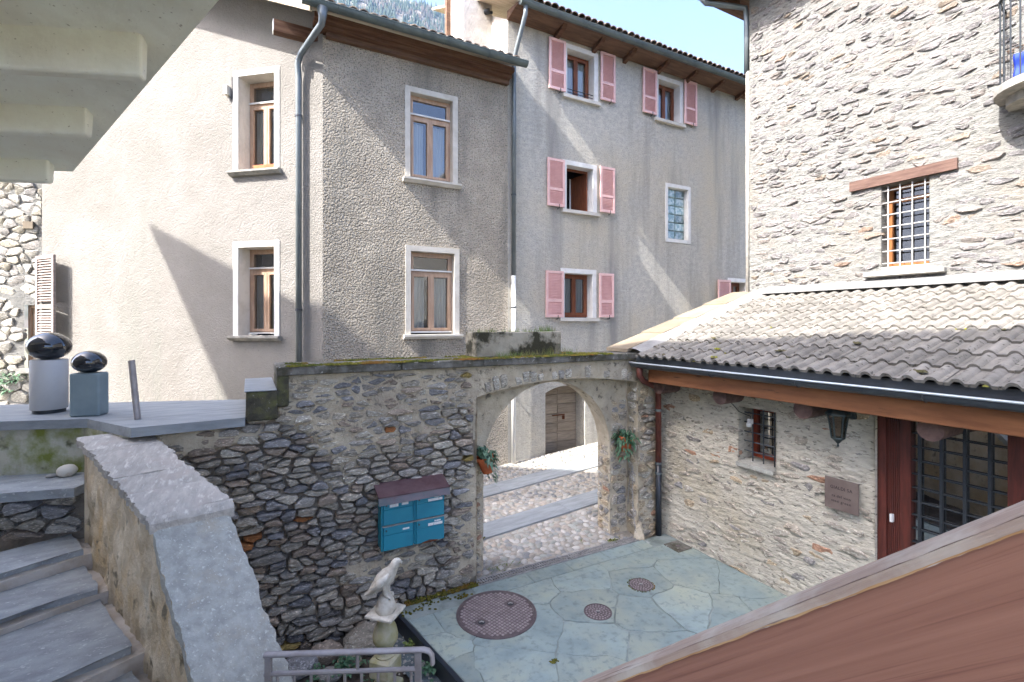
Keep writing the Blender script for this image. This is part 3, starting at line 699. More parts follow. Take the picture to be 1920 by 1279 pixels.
# long lintel piece at the right end of the arch
x = .22
for w in (1.2, .95, 1.3, 1.35):
    mb = MB(); z0 = 2.495+rg.uniform(-.004, .004)
    mb.bevbox(x+.003, x+w-.003, 5.075+rg.uniform(-.01, .01), 5.69, z0, 2.582+rg.uniform(-.005, .005), .009); build('coping_slab', mb, m_cope, gate); x += w
mb = MB(); mb.bevbox(-.03, .235, 5.06, 6.2, 2.09, 2.36, .012); build('step_block', mb, m_block_dark, gate)
mb = MB(); mb.bevbox(-.045, .225, 5.055, 6.2, 2.362, 2.374, .004); build('slate_cap', mb, m_slate, gate)
mb = MB(); mb.bevbox(.225, .33, 5.085, 5.66, 2.2, 2.50, .012); build('step_block', mb, m_block_dark, gate)
# moss on the coping
rg = random.Random(4); mb = MB()
def blob(mb, x, y, z, r, h, n=7):
    rs = [r*rg.uniform(.7, 1.25) for _ in range(n)]
    vs = [(x+rs[i]*math.cos(6.283*i/n), y+rs[i]*math.sin(6.283*i/n), z) for i in range(n)]
    vs += [(x+.62*rs[i]*math.cos(6.283*i/n), y+.62*rs[i]*math.sin(6.283*i/n), z+h*rg.uniform(.6, .95)) for i in range(n)]+[(x, y, z+h)]
    mb.add(vs, [(i, (i+1) % n, n+(i+1) % n, n+i) for i in range(n)]+[(n+i, n+(i+1) % n, 2*n) for i in range(n)])
for i in range(7000):
    x = rg.uniform(.26, 4.3); y = rg.uniform(5.06, 5.66)
    v = fbm(x*2.3, y*4, 5)+.32*math.exp(-((x-3.3)/.7)**2)+.22*math.exp(-((y-5.12)/.12)**2)-.12
    if v > .06: blob(mb, x, y, 2.577, rg.uniform(.008, .028), rg.uniform(.006, .02))
build('moss', mb, m_moss, gate, True, kind='stuff', sharp=0)

# ---- trough on the coping
pl = thing('stone_trough', 'mossy rectangular stone planter trough standing on the gate wall coping', 'planter', (2.95, 5.38, 2.58))
mb = MB(); X0, X1, Y0, Y1, Z0, Z1 = 2.36, 3.58, 5.27, 5.58, 2.585, 2.885
mb.bevbox(X0, X1, Y0, Y0+.04, Z0, Z1, .008); mb.bevbox(X0, X1, Y1-.04, Y1, Z0, Z1, .008); mb.bevbox(X0, X0+.04, Y0+.03, Y1-.03, Z0, Z1-.002, .008); mb.bevbox(X1-.04, X1, Y0+.03, Y1-.03, Z0, Z1-.002, .008)
mb.box(X0+.03, X1-.03, Y0+.03, Y1-.03, Z0, Z1-.03)
m_trough = mat('trough_stone', (.33, .30, .235, 1), (.22, .195, .14, 1), 5, 8, .4, .66, c3=(.035, .032, .018, 1), sc3=3.4, lo3=.46, hi3=.56, bump=.006, bsc=40)
build('trough', mb, m_trough, pl)
mb = MB()
for i in range(1100):
    x, y = rg.uniform(X0+.05, X1+.06), rg.uniform(Y0+.03, Y1-.03)
    z = Z1-.03
    if x > X1-.03 or rg.random() < .22: y = rg.uniform(5.14, Y0-.005); z = Z0; x = rg.uniform(X0+.2, X1+.22)
    if fbm(x*4, y*4, 2) < -.05: continue
    h = rg.uniform(.02, .10)*(1.4 if x > X1-.3 else 1); a = rg.random()*6.28; l = rg.uniform(0, .06); w = .003
    mb.add([(x-w, y, z), (x+w, y, z), (x+l*math.cos(a), y+l*math.sin(a), z+h)], [(0, 1, 2)])
build('grass_tufts', mb, m_grass, pl, kind='stuff')

# ---- low wall, slab and landing on the left
low = thing('landing_wall', 'low mossy concrete wall under a slate slab beside the gate wall', 'wall', (-1.4, 5.6, 0))
sp = [(-.035, 5.075), (-.035, 6.27), (-2.9, 7.3), (-2.9, 6.22), (-1.29, 5.68), (-.86, 5.02)]
sp = sp[::-1]
mb = MB(); mb.prism(sp, 2.05, 2.13); build('slate_slab', mb, m_slate, low)
wp = [(-.94, 5.16), (-1.33, 5.74), (-2.9, 6.28), (-2.9, 6.6), (-.5, 5.9), (-.5, 5.25)][::-1]
mb = MB(); mb.prism(wp, -.3, 2.05); build('wall_body', mb, m_mossy, low)

# ================================================================== STAIR AND PARAPET
P1, P2, P3 = cw(-3.4, 4.15, 2.0), cw(-1.977, 3.0, 1.80), cw(-1.458, 2.48, 1.16)
dv = (P2-P1); dv.z = 0; dv.normalize(); vv = Vector((-dv.y, dv.x, 0))     # vv to the right/away
if vv.dot(cw(.63, .78)) < 0: vv = -vv
st = thing('stair_parapet', 'rough plastered stair parapet with stone slab top descending past the steps', 'wall', (P2.x, P2.y, 0))
def ptop(s):                                # along dv from P2
    if s < 0: return P2.z-(P2.z-P1.z)*(s/(-(P1-P2).dot(dv)))*-1 if False else P2.z+(P1.z-P2.z)*(s/((P1-P2).dot(dv)))
    return P2.z+(P3.z-P2.z)*(s/((P3-P2).dot(dv)))
HW = .185
def pp(s, off, z): q = P2+dv*s+vv*off; return Vector((q.x, q.y, z))
S0, S1 = (P1-P2).dot(dv)-.06, 2.1
m1 = MB()
m1.grid(lambda a, b: (lambda s: pp(s, -HW+.02-.045*fbm(s*4, b*5, 3)-.03*fbm(s*13, b*11, 6)-.02*(1-b), -.3+(ptop(s)+.26)*b))(S0+(S1-S0)*a), 220, 90)
m1.grid(lambda a, b: (lambda s: pp(s, HW-.01+.03*fbm(s*4, b*5, 7), -.3+(ptop(s)+.26)*b))(S1+(S0-S1)*a), 60, 24)
m1.grid(lambda a, b: pp(S0, HW-2*HW*a, -.3+(ptop(S0)+.26)*b), 4, 4)
build('wall_body', m1, m_parap, st, True, sharp=0)
mb = MB(); nn_ = 60                          # concrete capped lower run
def captop(a, b):
    s = 0.0+S1*a; w = -HW-.02+(2*HW+.045)*b+((.03*fbm(s*7, b*2+20, 4)+.016*fbm(s*28, b*9, 4)) if b in (0, 1) else 0)
    return pp(s, w, ptop(s)+.012*fbm(s*7, b*3, 1)-(.012 if b in (0, 1) else 0))
mb.grid(captop, 160, 14)
mb.grid(lambda a, b: captop(a, 0)-Vector((0, 0, .09*b)), 70, 2); mb.grid(lambda a, b: captop(1-a, 1)-Vector((0, 0, .09*b)), 70, 2)
mb.grid(lambda a, b: captop(0, 1-a)-Vector((0, 0, .09*b)), 12, 2)
build('concrete_cap', mb, m_paraptop, st, True, sharp=60)
rg = random.Random(14); s = S0; k = 0
for ln in (.40, .34, .36, .34, .40, .3):
    s1 = min(s+ln, .03)
    if s1-s < .05: break
    mb = MB(); j0, j1 = rg.uniform(-.012, .012), rg.uniform(-.012, .012)
    def slab(a, b, top=True):
        q = s+(s1-s)*a+(-.03+.06*b)*.5
        w = -HW-.035+(2*HW+.075)*b
        if b in (0, 1): w += (.04*fbm(q*9, b*9, k*3)+.02*fbm(q*31, b*5, k)+(j0 if b == 0 else j1))
        z = ptop(q)+.040+.010*fbm(q*9, b*3, k)+.005*fbm(q*24, b*7, 2)-.004*(k % 2)
        return pp(q, w, z)
    mb.grid(slab, 24, 10)
    lo_ = lambda v: v-Vector((0, 0, .055))
    mb.grid(lambda a, b: slab(a, 0)-Vector((0, 0, .055*b)), 24, 1); mb.grid(lambda a, b: slab(1-a, 1)-Vector((0, 0, .055*b)), 24, 1)
    mb.grid(lambda a, b: slab(1, a)-Vector((0, 0, .055*b)), 10, 1); mb.grid(lambda a, b: slab(0, 1-a)-Vector((0, 0, .055*b)), 10, 1)
    build('top_slab', mb, m_gneiss, st, True, sharp=50); s = s1; k += 1
# steps
stairs = tag(build('stairs', MB().add([pp(-2.2, -.1, -.3), pp(2.6, -.1, -.3), pp(2.6, -4, -.3), pp(-2.2, -4, -.3)], [(0, 1, 2, 3)]), m_stepmort), 'broad blue grey stone slab steps rising beside the parapet', 'stairs', kind='structure')
def step(s0, s1, z, name='tread_slab', w=3.4, skew=0.0, seed=1, mo=.12):
    # mortar body
    mb = MB()
    a = [pp(s0, -HW-w, -.3), pp(s1+skew, -HW-w, -.3), pp(s1, -HW+.02, -.3), pp(s0, -HW+.02, -.3)]
    mb.hexa(a+[Vector((q.x, q.y, z-.05)) for q in a]); build('step_body', mb, m_stepmort, stairs)
    mb = MB()
    def top(u, v):
        e = skew*(1-v)
        s = s0-.02+(s1+e+.03-s0)*u; off = -HW-w+(w-.05+.04*fbm(u*3, seed, 1))*v
        if u == 1: s += .20*fbm(v*5, seed*3.1, 2)+.045*fbm(v*24, seed, 5)-.03
        return pp(s, off, z+.012*fbm(s*2.5+seed, off*2.5, 3)+.004*fbm(s*14, off*9, seed)-(.015 if u == 1 else 0))
    mb.grid(top, 16, 44)
    mb.grid(lambda u, v: top(1, u)-Vector((0, 0, .05*v)), 44, 1)
    build(name, mb, m_step, stairs, True, sharp=55)
step(-2.05, -1.62, 1.21, seed=1, skew=.35)
step(-1.66, -1.12, 1.085, seed=2, skew=.30)
step(-1.16, -.26, .995, seed=3, skew=.25)
step(-.30, .5, .87, seed=4, skew=.1); step(.5, 1.2, .66, seed=5); step(1.2, 2.0, .5, seed=6)
# stone bench step under the mossy wall
mb = MB(); bz = 1.64
bp = [cw(-4.6, 3.72), cw(-3.60, 3.99), cw(-3.62, 4.22), cw(-4.2, 4.75), cw(-5.3, 4.5)]
mb.prism([(q.x, q.y) for q in bp], bz-.075, bz); build('bench_slab', mb, m_step, stairs)
FB = Fr((bp[0].x, bp[0].y), (bp[1].x-bp[0].x, bp[1].y-bp[0].y)); lb = (bp[1]-bp[0]).length
mb = sheet(FB, -.6, lb+.1, .9, bz-.07, 30, 14, lambda u, z: -.16+.02*fbm(u*6, z*6)); build('bench_back', mb, m_mortdry, stairs, True, sharp=0)
rg = random.Random(77)
rubble(stairs, stairs, FB, cells(-.5, lb, 1.24, bz-.085, .10, .26, .3, 1.7, rg), .01, (-.09, -.03), -.18, m_dry, [6, 3, 6, 4, 3, 1, 1], rg)
# things lying there
def pebble(name, label, c, r, m, a=0):
    mb = MB(); n, k = 16, 9
    vs = []
    for j in range(k+1):
        t = math.pi*j/k
        for i in range(n):
            p = 6.2832*i/n; x, y, z = r[0]*math.sin(t)*math.cos(p), r[1]*math.sin(t)*math.sin(p), r[2]*math.cos(t)
            w = 1+.10*fbm(x*6/r[0]*.3, y*6/r[0]*.3, z*5+c[0]); ca, sa = math.cos(a), math.sin(a)
            vs.append((c[0]+(x*ca-y*sa)*w, c[1]+(x*sa+y*ca)*w, c[2]+z*w))
    mb.add(vs, [(j*n+i, (j+1)*n+i, (j+1)*n+(i+1) % n, j*n+(i+1) % n) for j in range(k) for i in range(n)])
    off = Vector((c[0], c[1], c[2]-r[2])); o = build(name, mb, m, smooth=True, loc=off, sharp=0); return tag(o, label, 'stone')
q = on_z(126, 893, bz); pebble('pale_pebble', 'smooth cream pebble with a rusty end lying on the stone bench', (q.x, q.y, bz+.05), (.075, .055, .055), m_pebble, .3)
q = on_z(103, 893, bz); pebble('grey_pebble', 'small flat grey stone beside the cream pebble on the bench', (q.x-.01, q.y-.02, bz+.012), (.05, .035, .015), m_sill, .6)
# pedestals with black glazed eggs
def egg(name, label, c, rx, rz):
    mb = MB(); prof = [(0.001, 0)]+[(rx*math.sin(math.pi*i/22)*(1+.06*math.cos(math.pi*i/22)), rz*(1-math.cos(math.pi*i/22))) for i in range(1, 22)]+[(.001, 2*rz)]
    mb.lathe(prof, c, 40); o = build(name, mb, m_egg, smooth=True, loc=c, sharp=0); tag(o, label, 'sculpture', 'black glazed eggs on pedestals')
SLZ = 2.131
c1 = cw(-4.50, 4.72, SLZ)
ped = thing('round_pedestal', 'pale grey round pedestal with a dark foot under the larger black egg', 'pedestal', c1)
mb = MB(); mb.lathe([(.122, 0), (.122, .035)], c1, 40); build('foot', mb, m_black, ped, True)
mb = MB(); mb.lathe([(.136, .034), (.141, .04), (.141, .505), (.137, .511), (.0, .511)], c1, 40); build('drum', mb, m_pedA, ped, True)
egg('egg_sculpture', 'larger glossy black egg sculpture lying on the round grey pedestal', c1+Vector((0, 0, .508)), .170, .134)
c2 = cw(-3.97, 4.56, SLZ)
ped = thing('block_pedestal', 'blue grey rectangular block pedestal under the smaller black egg', 'pedestal', c2)
mb = MB(); mb.bevbox(-.118, .118, -.085, .085, 0, .40, .012, Matrix.Translation(c2)@Matrix.Rotation(-YAW+R(14), 4, 'Z')); build('block', mb, m_pedB, ped, True, sharp=30)
egg('egg_sculpture', 'smaller glossy black egg sculpture lying on the blue grey block', c2+Vector((0, 0, .398)), .132, .104)
q = on_z(258, 786, SLZ)
mb = MB(); mb.tube([q, q+cw(-.055, 0, .53)], .026, 12); tag(build('slab_post', mb, m_galv, smooth=True, loc=q), 'short leaning grey metal post standing on the slate slab', 'post')

# ================================================================== windows
def opening(fr, px0, px1, pyt, pyb, pm=None, d=0.0):
    pm = pm or (px0+px1)/2
    return [fr.uz(px0, 300, d)[0], fr.uz(px1, 300, d)[0], fr.uz(pm, pyb, d)[1], fr.uz(pm, pyt, d)[1]]
def bars(mb, fr, u0, u1, z0, z1, w, d0, d1):        # a rectangular frame
    mb.fbox(fr, u0, u0+w, z0, z1, d0, d1); mb.fbox(fr, u1-w, u1, z0, z1, d0, d1)
    mb.fbox(fr, u0+w, u1-w, z0, z0+w, d0, d1); mb.fbox(fr, u0+w, u1-w, z1-w, z1, d0, d1)
def curtain(fr, u0, u1, z0, z1, d, seed, amp=.014):
    mb = MB(); mb.grid(lambda a, b: fr.p(u0+(u1-u0)*a, z0+(z1-z0)*b, d+amp*math.sin(a*(u1-u0)*70+2.0*fbm(a*3, b*.6, seed))*(1.1-.4*b)), 60, 6); return mb
def casing(fr, h, w, d, mats, parent, wob=.0, bottom=False):
    mb = MB(); a, b, c, e = h[:4]
    mb.fbox(fr, a-w, a, c, e+w, d, -.02); mb.fbox(fr, b, b+w, c, e+w, d, -.02); mb.fbox(fr, a, b, e, e+w, d, -.02)
    if bottom: mb.fbox(fr, a-w, b+w, c-w, c, d, -.02)
    return build('casing', mb, mats, parent)
def reveal(fr, h, dp, m, parent):                   # painted lining of the opening
    mb = MB(); a, b, c, e = h[:4]; t = .004; P = fr.p
    mb.fbox(fr, a, a+t, c, e, .004, -dp); mb.fbox(fr, b-t, b, c, e, .004, -dp); mb.fbox(fr, a+t, b-t, e-t, e, .004, -dp); mb.fbox(fr, a+t, b-t, c, c+t, .002, -dp)
    return build('reveal', mb, m, parent)
def room(fr, h, dp, parent):
    mb = MB(); a, b, c, e = h[:4]; P = fr.p; g = .9
    mb.add([P(a-.3, c-.3, -dp-g), P(b+.3, c-.3, -dp-g), P(b+.3, e+.3, -dp-g), P(a-.3, e+.3, -dp-g), P(a-.3, c-.3, -dp-.002), P(b+.3, c-.3, -dp-.002), P(b+.3, e+.3, -dp-.002), P(a-.3, e+.3, -dp-.002)],
           [(0, 1, 2, 3), (0, 4, 5, 1), (3, 2, 6, 7), (0, 3, 7, 4), (1, 5, 6, 2)])
    return build('dark_interior', mb, m_room, parent)
def sash(mb, fr, u0, u1, z0, z1, w, d0, d1): bars(mb, fr, u0, u1, z0, z1, w, d0, d1)
def pane(fr, u0, u1, z0, z1, d, parent, m=None):
    mb = MB(); mb.add([fr.p(u0, z0, d), fr.p(u1, z0, d), fr.p(u1, z1, d), fr.p(u0, z1, d)], [(0, 1, 2, 3)]); return build('pane', mb, m or m_glass, parent)
def tall_window(house, fr, h, dp, wood, seed, sillp=.11, white=True):
    a, b, c, e = h[:4]; cas = .10
    f0, f1 = -dp, -dp-.06; zt = c+(e-c)*.735
    mb = MB(); bars(mb, fr, a+.006, b-.006, c+.03, e-.006, .045, f0, f1)
    um = (a+b)/2
    mb.fbox(fr, a+.051, b-.051, zt, zt+.05, f0-.001, f1)
    for (u0, u1) in ((a+.053, um-.012), (um+.012, b-.053)):
        sash(mb, fr, u0, u1, c+.078, zt-.003, .045, f0+.018, f1)
    sash(mb, fr, a+.053, b-.053, zt+.053, e-.053, .035, f0+.012, f1)
    mb.fbox(fr, um-.014, um+.014, c+.078, zt-.004, f0+.026, f1)
    w = build('window', mb, wood, house)
    mb = MB(); mb.fbox(fr, a+.012, b-.012, zt+.055, zt+.085, f0+.03, f0+.013); mb.fbox(fr, a+.012, b-.012, c+.031, c+.058, f0+.035, f0+.001); build('drip_rail', mb, m_white, w)
    for (u0, u1) in ((a+.098, um-.055), (um+.055, b-.098)): pane(fr, u0, u1, c+.122, zt-.047, f0-.02, w)
    pane(fr, a+.088, b-.088, zt+.088, e-.088, f0-.02, w)
    for (u0, u1) in ((a+.07, um-.10), (um+.04, b-.10)): build('curtain', curtain(fr, u0, u1, c+.1, zt-.06, f0-.10, seed), m_curtain, w, True, sharp=0)
    casing(fr, h, cas, .014, m_white if white else m_cream, w); reveal(fr, h, dp+.03, m_cream, w); room(fr, h, dp+.05, w)
    mb = MB(); P = fr.p; u0, u1 = a-cas-.045, b+cas+.045
    prof = [(-.01, .0), (sillp, 0), (sillp, -.035), (sillp-.03, -.06), (sillp-.055, -.085), (-.01, -.085)]
    pts = [P(u0, c+z, d) for d, z in prof]; mb.extr(pts[::-1], fr.u*(u1-u0)); build('sill', mb, m_sill if white else m_cream, w)
    return w

# ================================================================== LEFT HOUSE (stucco)
FA = Fr((0, 8.8), (1, 0))
C0 = Vector((1.095, 8.8, 0)); FL = Fr((C0.x, C0.y), (.7615, -.648))
house = thing('stucco_house', 'beige stucco house with oak windows and a green gutter under a tiled roof', 'house', (1.1, 8.8, 0))
XJ = 4.66
wL = [opening(FL, 447, 515, 140, 320, 480), opening(FL, 447, 515, 463, 630, 480)]
wR = [opening(FA, 769, 849, 181, 340, 809), opening(FA, 770, 852, 473, 627, 810)]
mb = MB(); mb.wall(FL, -6.15, 0, -.4, 8.27, [h+[.30] for h in wL])
mb.add([FL.p(-6.15, 8.27), FL.p(0, 8.27), FL.p(-6.15, 8.27+6.15*.648*.55)], [(0, 1, 2)])
build('wall', mb, m_stuccoL, house)
mb = MB(); mb.wall(FA, C0.x, XJ, -.4, 7.9, [h+[.16] for h in wR]); build('wall', mb, m_stuccoR, house)
for i, h in enumerate(wL): tall_window(house, FL, h, .27, m_oak, i+1)
for i, h in enumerate(wR): tall_window(house, FA, h, .13, m_oak, i+5, white=False)
# flower box on the upper left sill
h = wL[0]; bx = thing('flower_box', 'terracotta flower box on the upper sill of the stucco house', 'flower box', FL.p(h[0]+.42, h[2]+.005, -.14))
mb = MB(); u0, u1 = h[0]+.26, h[1]-.03
mb.fbox(FL, u0, u1, h[2]+.006, h[2]+.115, -.05, -.20); build('box', mb, m_terra, bx)
mb = MB(); mb.fbox(FL, u0+.02, u1-.02, h[2]+.1, h[2]+.119, -.065, -.185); build('soil', mb, m_soil, bx)
for (cu, label) in ((.25, 'cream oval dish on the lower sill of the stucco house'), (.5, 'dark oval dish next to the cream one on the lower sill')):
    h = wL[1]; mb = MB(); p = FL.p(h[0]+cu, h[2]+.006, -.06)
    mb.lathe([(.001, 0), (.05, 0), (.085, .035), (.08, .036), (.045, .008), (.001, .008)], p, 20); o = build('dish', mb, m_white if cu < .4 else m_black, smooth=True, loc=p); tag(o, label, 'dish', 'dishes on the lower sill')
# wall lamp box by the upper window
u, z = FL.uz(429, 172); mb = MB(); mb.fbox(FL, u-.035, u+.035, z-.08, z+.08, .09, -.01); s_ = build('sensor_box', mb, m_cream, house)
mb = MB(); mb.tube([FL.p(u+.04, z-.1, .02), FL.p(u+.075, z-.16, .02), FL.p(u+.09, z-.02, .02), FL.p(u+.085, z+.25, .02)], .008, 6); build('cable', mb, m_black, s_, True)
# eaves
EZ = 7.86
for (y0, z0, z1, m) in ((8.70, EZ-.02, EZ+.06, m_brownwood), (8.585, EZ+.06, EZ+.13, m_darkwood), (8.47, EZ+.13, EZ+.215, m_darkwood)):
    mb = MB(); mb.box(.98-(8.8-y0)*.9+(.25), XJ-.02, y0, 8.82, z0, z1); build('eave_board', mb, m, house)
PITCH = .55
def roof_z(y, e=8.30, z=8.11): return z+(y-e)*PITCH
def lx(y): return C0.x-(y-8.8)*(.7615/.648)        # left face line
OV = .80
mb = MB()
pl_ = [(lx(8.32)-OV, 8.32), (XJ+.02, 8.32), (XJ+.02, 12.5), (lx(12.5)-OV, 12.5)]
vs = [(x, y, roof_z(y)-.09) for x, y in pl_]+[(x, y, roof_z(y)-.02) for x, y in pl_]
mb.hexa(vs); roof = build('roof', mb, m_palewood, house)
mb = MB(); a, b = (lx(8.32)-OV-.012, 8.32), (lx(12.5)-OV-.012, 12.5)
mb.hexa([(a[0], a[1], roof_z(a[1])-.16), (a[0]+.03, a[1], roof_z(a[1])-.16), (b[0]+.03, b[1], roof_z(b[1])-.16), (b[0], b[1], roof_z(b[1])-.16),
         (a[0], a[1], roof_z(a[1])+.02), (a[0]+.03, a[1], roof_z(a[1])+.02), (b[0]+.03, b[1], roof_z(b[1])+.02), (b[0], b[1], roof_z(b[1])+.02)]); build('verge_board', mb, m_palewood, roof)
q0, q1 = FL.p(-.10, 7.74, -.05), None
mb = MB(); z0 = 7.80; mb.box(.35, 1.6, 8.86, 9.02, z0, z0+.19); build('purlin', mb, m_darkwood, house)
mb = MB(); mb.box(.335, .352, 8.863, 9.017, z0+.003, z0+.187); build('purlin_end', mb, m_white, house)
# clay tiles at the eave
def barrel(w, l):
    mb = MB(); n = 7; h = w*.42
    top = []
    for (y, s_) in ((0, 1.0), (l, .82)):
        top.append([(s_*w*.5*math.cos(math.pi*i/n), y, h*s_*math.sin(math.pi*i/n)+.03*(1-y/l)) for i in range(n+1)])
    inn = [(x*.86, 0, z*.82) for x, y, z in top[0]]
    mb.add(top[0]+top[1]+inn, [(i, i+1, n+2+i, n+1+i) for i in range(n)]+[(i+1, i, 2*n+2+i, 2*n+3+i) for i in range(n)])
    me = bpy.data.meshes.new('roof_tile'); me.from_pydata(mb.v, [], mb.f); me.materials.append(m_tileR)
    me.polygons.foreach_set('use_smooth', [True]*len(me.polygons)); return me
bar = barrel(.19, .42)
rg = random.Random(9)
def tile_rows(parent, x0, x1, rows, ze, ye, pitch, xl=None, step=.17):
    off = root_of(parent).location; ang = math.atan(pitch)
    for r in range(rows):
        y = ye+r*.33*math.cos(ang); x = (xl(y) if xl else x0)+.09
        while x < x1-.06:
            o = bpy.data.objects.new('roof_tile', bar); link(o, parent)
            o.location = Vector((x+rg.uniform(-.008, .008), y+rg.uniform(-.015, .015), ze+(y-ye)*pitch+rg.uniform(-.006, .006)))-off
            o.rotation_euler = (ang, 0, rg.uniform(-.03, .03)); x += step
tile_rows(roof, 0, XJ, 5, roof_z(8.30)-.02, 8.28, PITCH, lambda y: lx(y)-OV)
m_lipglint = mat('lip_sky_glint', (.42, .46, .48, 1), rough=.35, metal=.5)  # pale lip colour stands in for the sky's reflection on the gutter edge
def gutter(parent, x0, x1, y, z, r, m, brk=.9, axis='x', name='gutter'):
    mb = MB(); n = 12
    def pt(t, rr, w):
        a = math.pi+math.pi*t; dy, dz = rr*math.cos(a), rr*math.sin(a)
        return Vector((w, y+dy, z+dz)) if axis == 'x' else Vector((y+dy, w, z+dz))
    mb.grid(lambda a, b: pt(b, r, x0+(x1-x0)*a), 1, n); mb.grid(lambda a, b: pt(b, r*.95, x0+(x1-x0)*a), 1, n)
    for w in (x0, x1):
        vs = [pt(k/n, r, w) for k in range(n+1)]; mb.add(vs, [tuple(range(n+1))])
    e0, e1 = (Vector((x0, y-r, z)), Vector((x1, y-r, z))) if axis == 'x' else (Vector((y-r, x0, z)), Vector((y-r, x1, z)))
    g = build(name, mb, m, parent, True, sharp=60)
    mb = MB(); mb.tube([e0, e1], .011, 8); build('gutter_lip', mb, m_lipglint if axis == 'y' else m, g, True)
    w = min(x0, x1)+brk*.6
    while w < max(x0, x1):
        mb = MB(); mb.tube([pt(k/10, r*1.03, w) for k in range(11)], .007, 4); build('gutter_bracket', mb, m, g); w += brk
    return g
GZL = 8.085
gutter(house, .72, XJ+.12, 8.235, GZL, .085, m_gutter)
# downpipe with swan neck on the left face
u, z = FL.uz(566, 125)
pth = [Vector((1.02, 8.235, GZL-.07)), Vector((1.02, 8.24, GZL-.22))]
low_ = FL.p(u, z, .11)
pth += [Vector((1.01, 8.25, GZL-.32)), low_+Vector((.05, -.06, .16)), low_, FL.p(u, z-.25, .085), FL.p(u, 0, .085)]
mb = MB(); mb.tube(pth, [.085, .06, .052, .05, .05, .05, .05], 12); dp = build('downpipe', mb, m_pipe, house, True, sharp=0)
for zz in (6.5, 3.2):
    mb = MB(); mb.tube([FL.p(u, zz, .085), FL.p(u, zz+.03, .085)], .06, 12); mb.tube([FL.p(u, zz+.015, .05), FL.p(u, zz+.015, -.02)], .012, 6); build('pipe_clip', mb, m_gutdark, dp)

# ================================================================== PINK-SHUTTERED HOUSE
ph = thing('pink_shutter_house', 'grey rendered house with pink louvred shutters and brown eaves', 'house', (9, 8.8, 0))
W_ = {'tl': opening(FA, 1063, 1114, 98, 185, 1088), 'tr': opening(FA, 1234, 1275, 154, 228, 1254), 'ml': opening(FA, 1062, 1112, 313, 396, 1086),
      'll': opening(FA, 1058, 1111, 513, 596, 1085), 'fr': opening(FA, 1369, 1398, 529, 600, 1383), 'gb': opening(FA, 1252, 1290, 353, 449, 1270)}
door_h = opening(FA, 1024, 1128, 700, 852, 1075); DZ0 = sz(6.0)-.06
holes = [W_[k]+[.24] for k in W_]
mb = MB(); X1_ = 16.0; PT = 9.22
mb.wall(FA, XJ+.002, X1_, 1.62, PT, holes)
dx0, dx1 = 5.57, 6.62
mb.wall(FA, XJ+.002, dx0, -.3, 1.62); mb.wall(FA, dx1, X1_, -.3, 1.62)
def dtop(x): t = (x-(dx0+dx1)/2)/((dx1-dx0)/2); return 1.62-.13*t*t
mb.grid(lambda a, b: (lambda x: FA.p(x, dtop(x)+(1.62-dtop(x))*b))(dx0+(dx1-dx0)*a), 16, 1)
mb.grid(lambda a, b: (lambda x: FA.p(x, dtop(x), -.4*b))(dx0+(dx1-dx0)*a), 16, 1)
mb.grid(lambda a, b: FA.p(dx0, -.3+(dtop(dx0)+.3)*a, -.4*b), 1, 1); mb.grid(lambda a, b: FA.p(dx1, -.3+(dtop(dx1)+.3)*a, -.4*b), 1, 1)
build('wall', mb, m_pinkwall, ph)
# cellar door of wide horizontal planks
m_plank = mat('cellar_plank', (.30, .25, .195, 1), (.22, .18, .14, 1), 4, 8, stretch=(1, 4, 9), bump=.003, bsc=16, rnd=.15)
dr = build('cellar_door', MB().box(dx0, dx1, 9.16, 9.2, 0, 1.7), m_plank, ph)
z = .1
while z < 1.6:
    for (a, b) in ((dx0+.01, (dx0+dx1)/2-.006), ((dx0+dx1)/2+.006, dx1-.01)):
        mb = MB(); mb.bevbox(a, b, 9.13, 9.161, z+.004, z+.21, .004); build('plank', mb, m_plank, dr)
    z += .215
mb = MB(); mb.tube([(5.95, 9.11, .92), (6.28, 9.11, .92)], .012, 6); mb.box(6.22, 6.27, 9.09, 9.12, .82, .9); build('bolt', mb, m_rust, dr)
def shutter(fr, u0, u1, z0, z1, parent, d=.035, ang=0.0):
    mb = MB(); t = .032; w = .055
    bars(mb, fr, u0, u1, z0, z1, w, d+t, d); zm = z0+(z1-z0)*.36
    mb.fbox(fr, u0+w, u1-w, zm-.03, zm+.03, d+t-.001, d+.001)
    o = build('shutter', mb, m_pink, parent)
    mb = MB(); z = z0+w+.012
    while z < z1-w-.01:
        if abs(z-zm) > .045:
            P = fr.p; a, b = u0+w, u1-w
            mb.hexa([P(a, z-.014, d+t-.004), P(b, z-.014, d+t-.004), P(b, z+.006, d+.006), P(a, z+.006, d+.006), P(a, z-.006, d+t-.004), P(b, z-.006, d+t-.004), P(b, z+.014, d+.006), P(a, z+.014, d+.006)])
        z += .034
    mb.fbox(fr, u0+w, u1-w, z0+w, z1-w, d+.005, d+.001)
    build('slats', mb, m_pinkdk, o)
    mb = MB(); uu = u0+(u1-u0)*.65
    mb.tube([fr.p(uu, z0-.04, -.01), fr.p(uu, z0-.03, d+t+.012), fr.p(uu, z0+.05, d+t+.014)], .008, 5); build('holdback', mb, m_black, o)
def shpx(px0, px1, pt, pb): return opening(FA, px0, px1, pt, pb, (px0+px1)/2, .04)
SH = {'tl': [(1029, 1060, 74, 169), (1126, 1153, 101, 190)], 'tr': [(1205, 1231, 130, 213), (1283, 1306, 153, 234)], 'ml': [(1026, 1058, 298, 387), (1125, 1152, 314, 399)],
      'll': [(1023, 1056, 508, 595), (1123, 1150, 513, 595)], 'fr': [(1346, 1369, 525, 600)]}
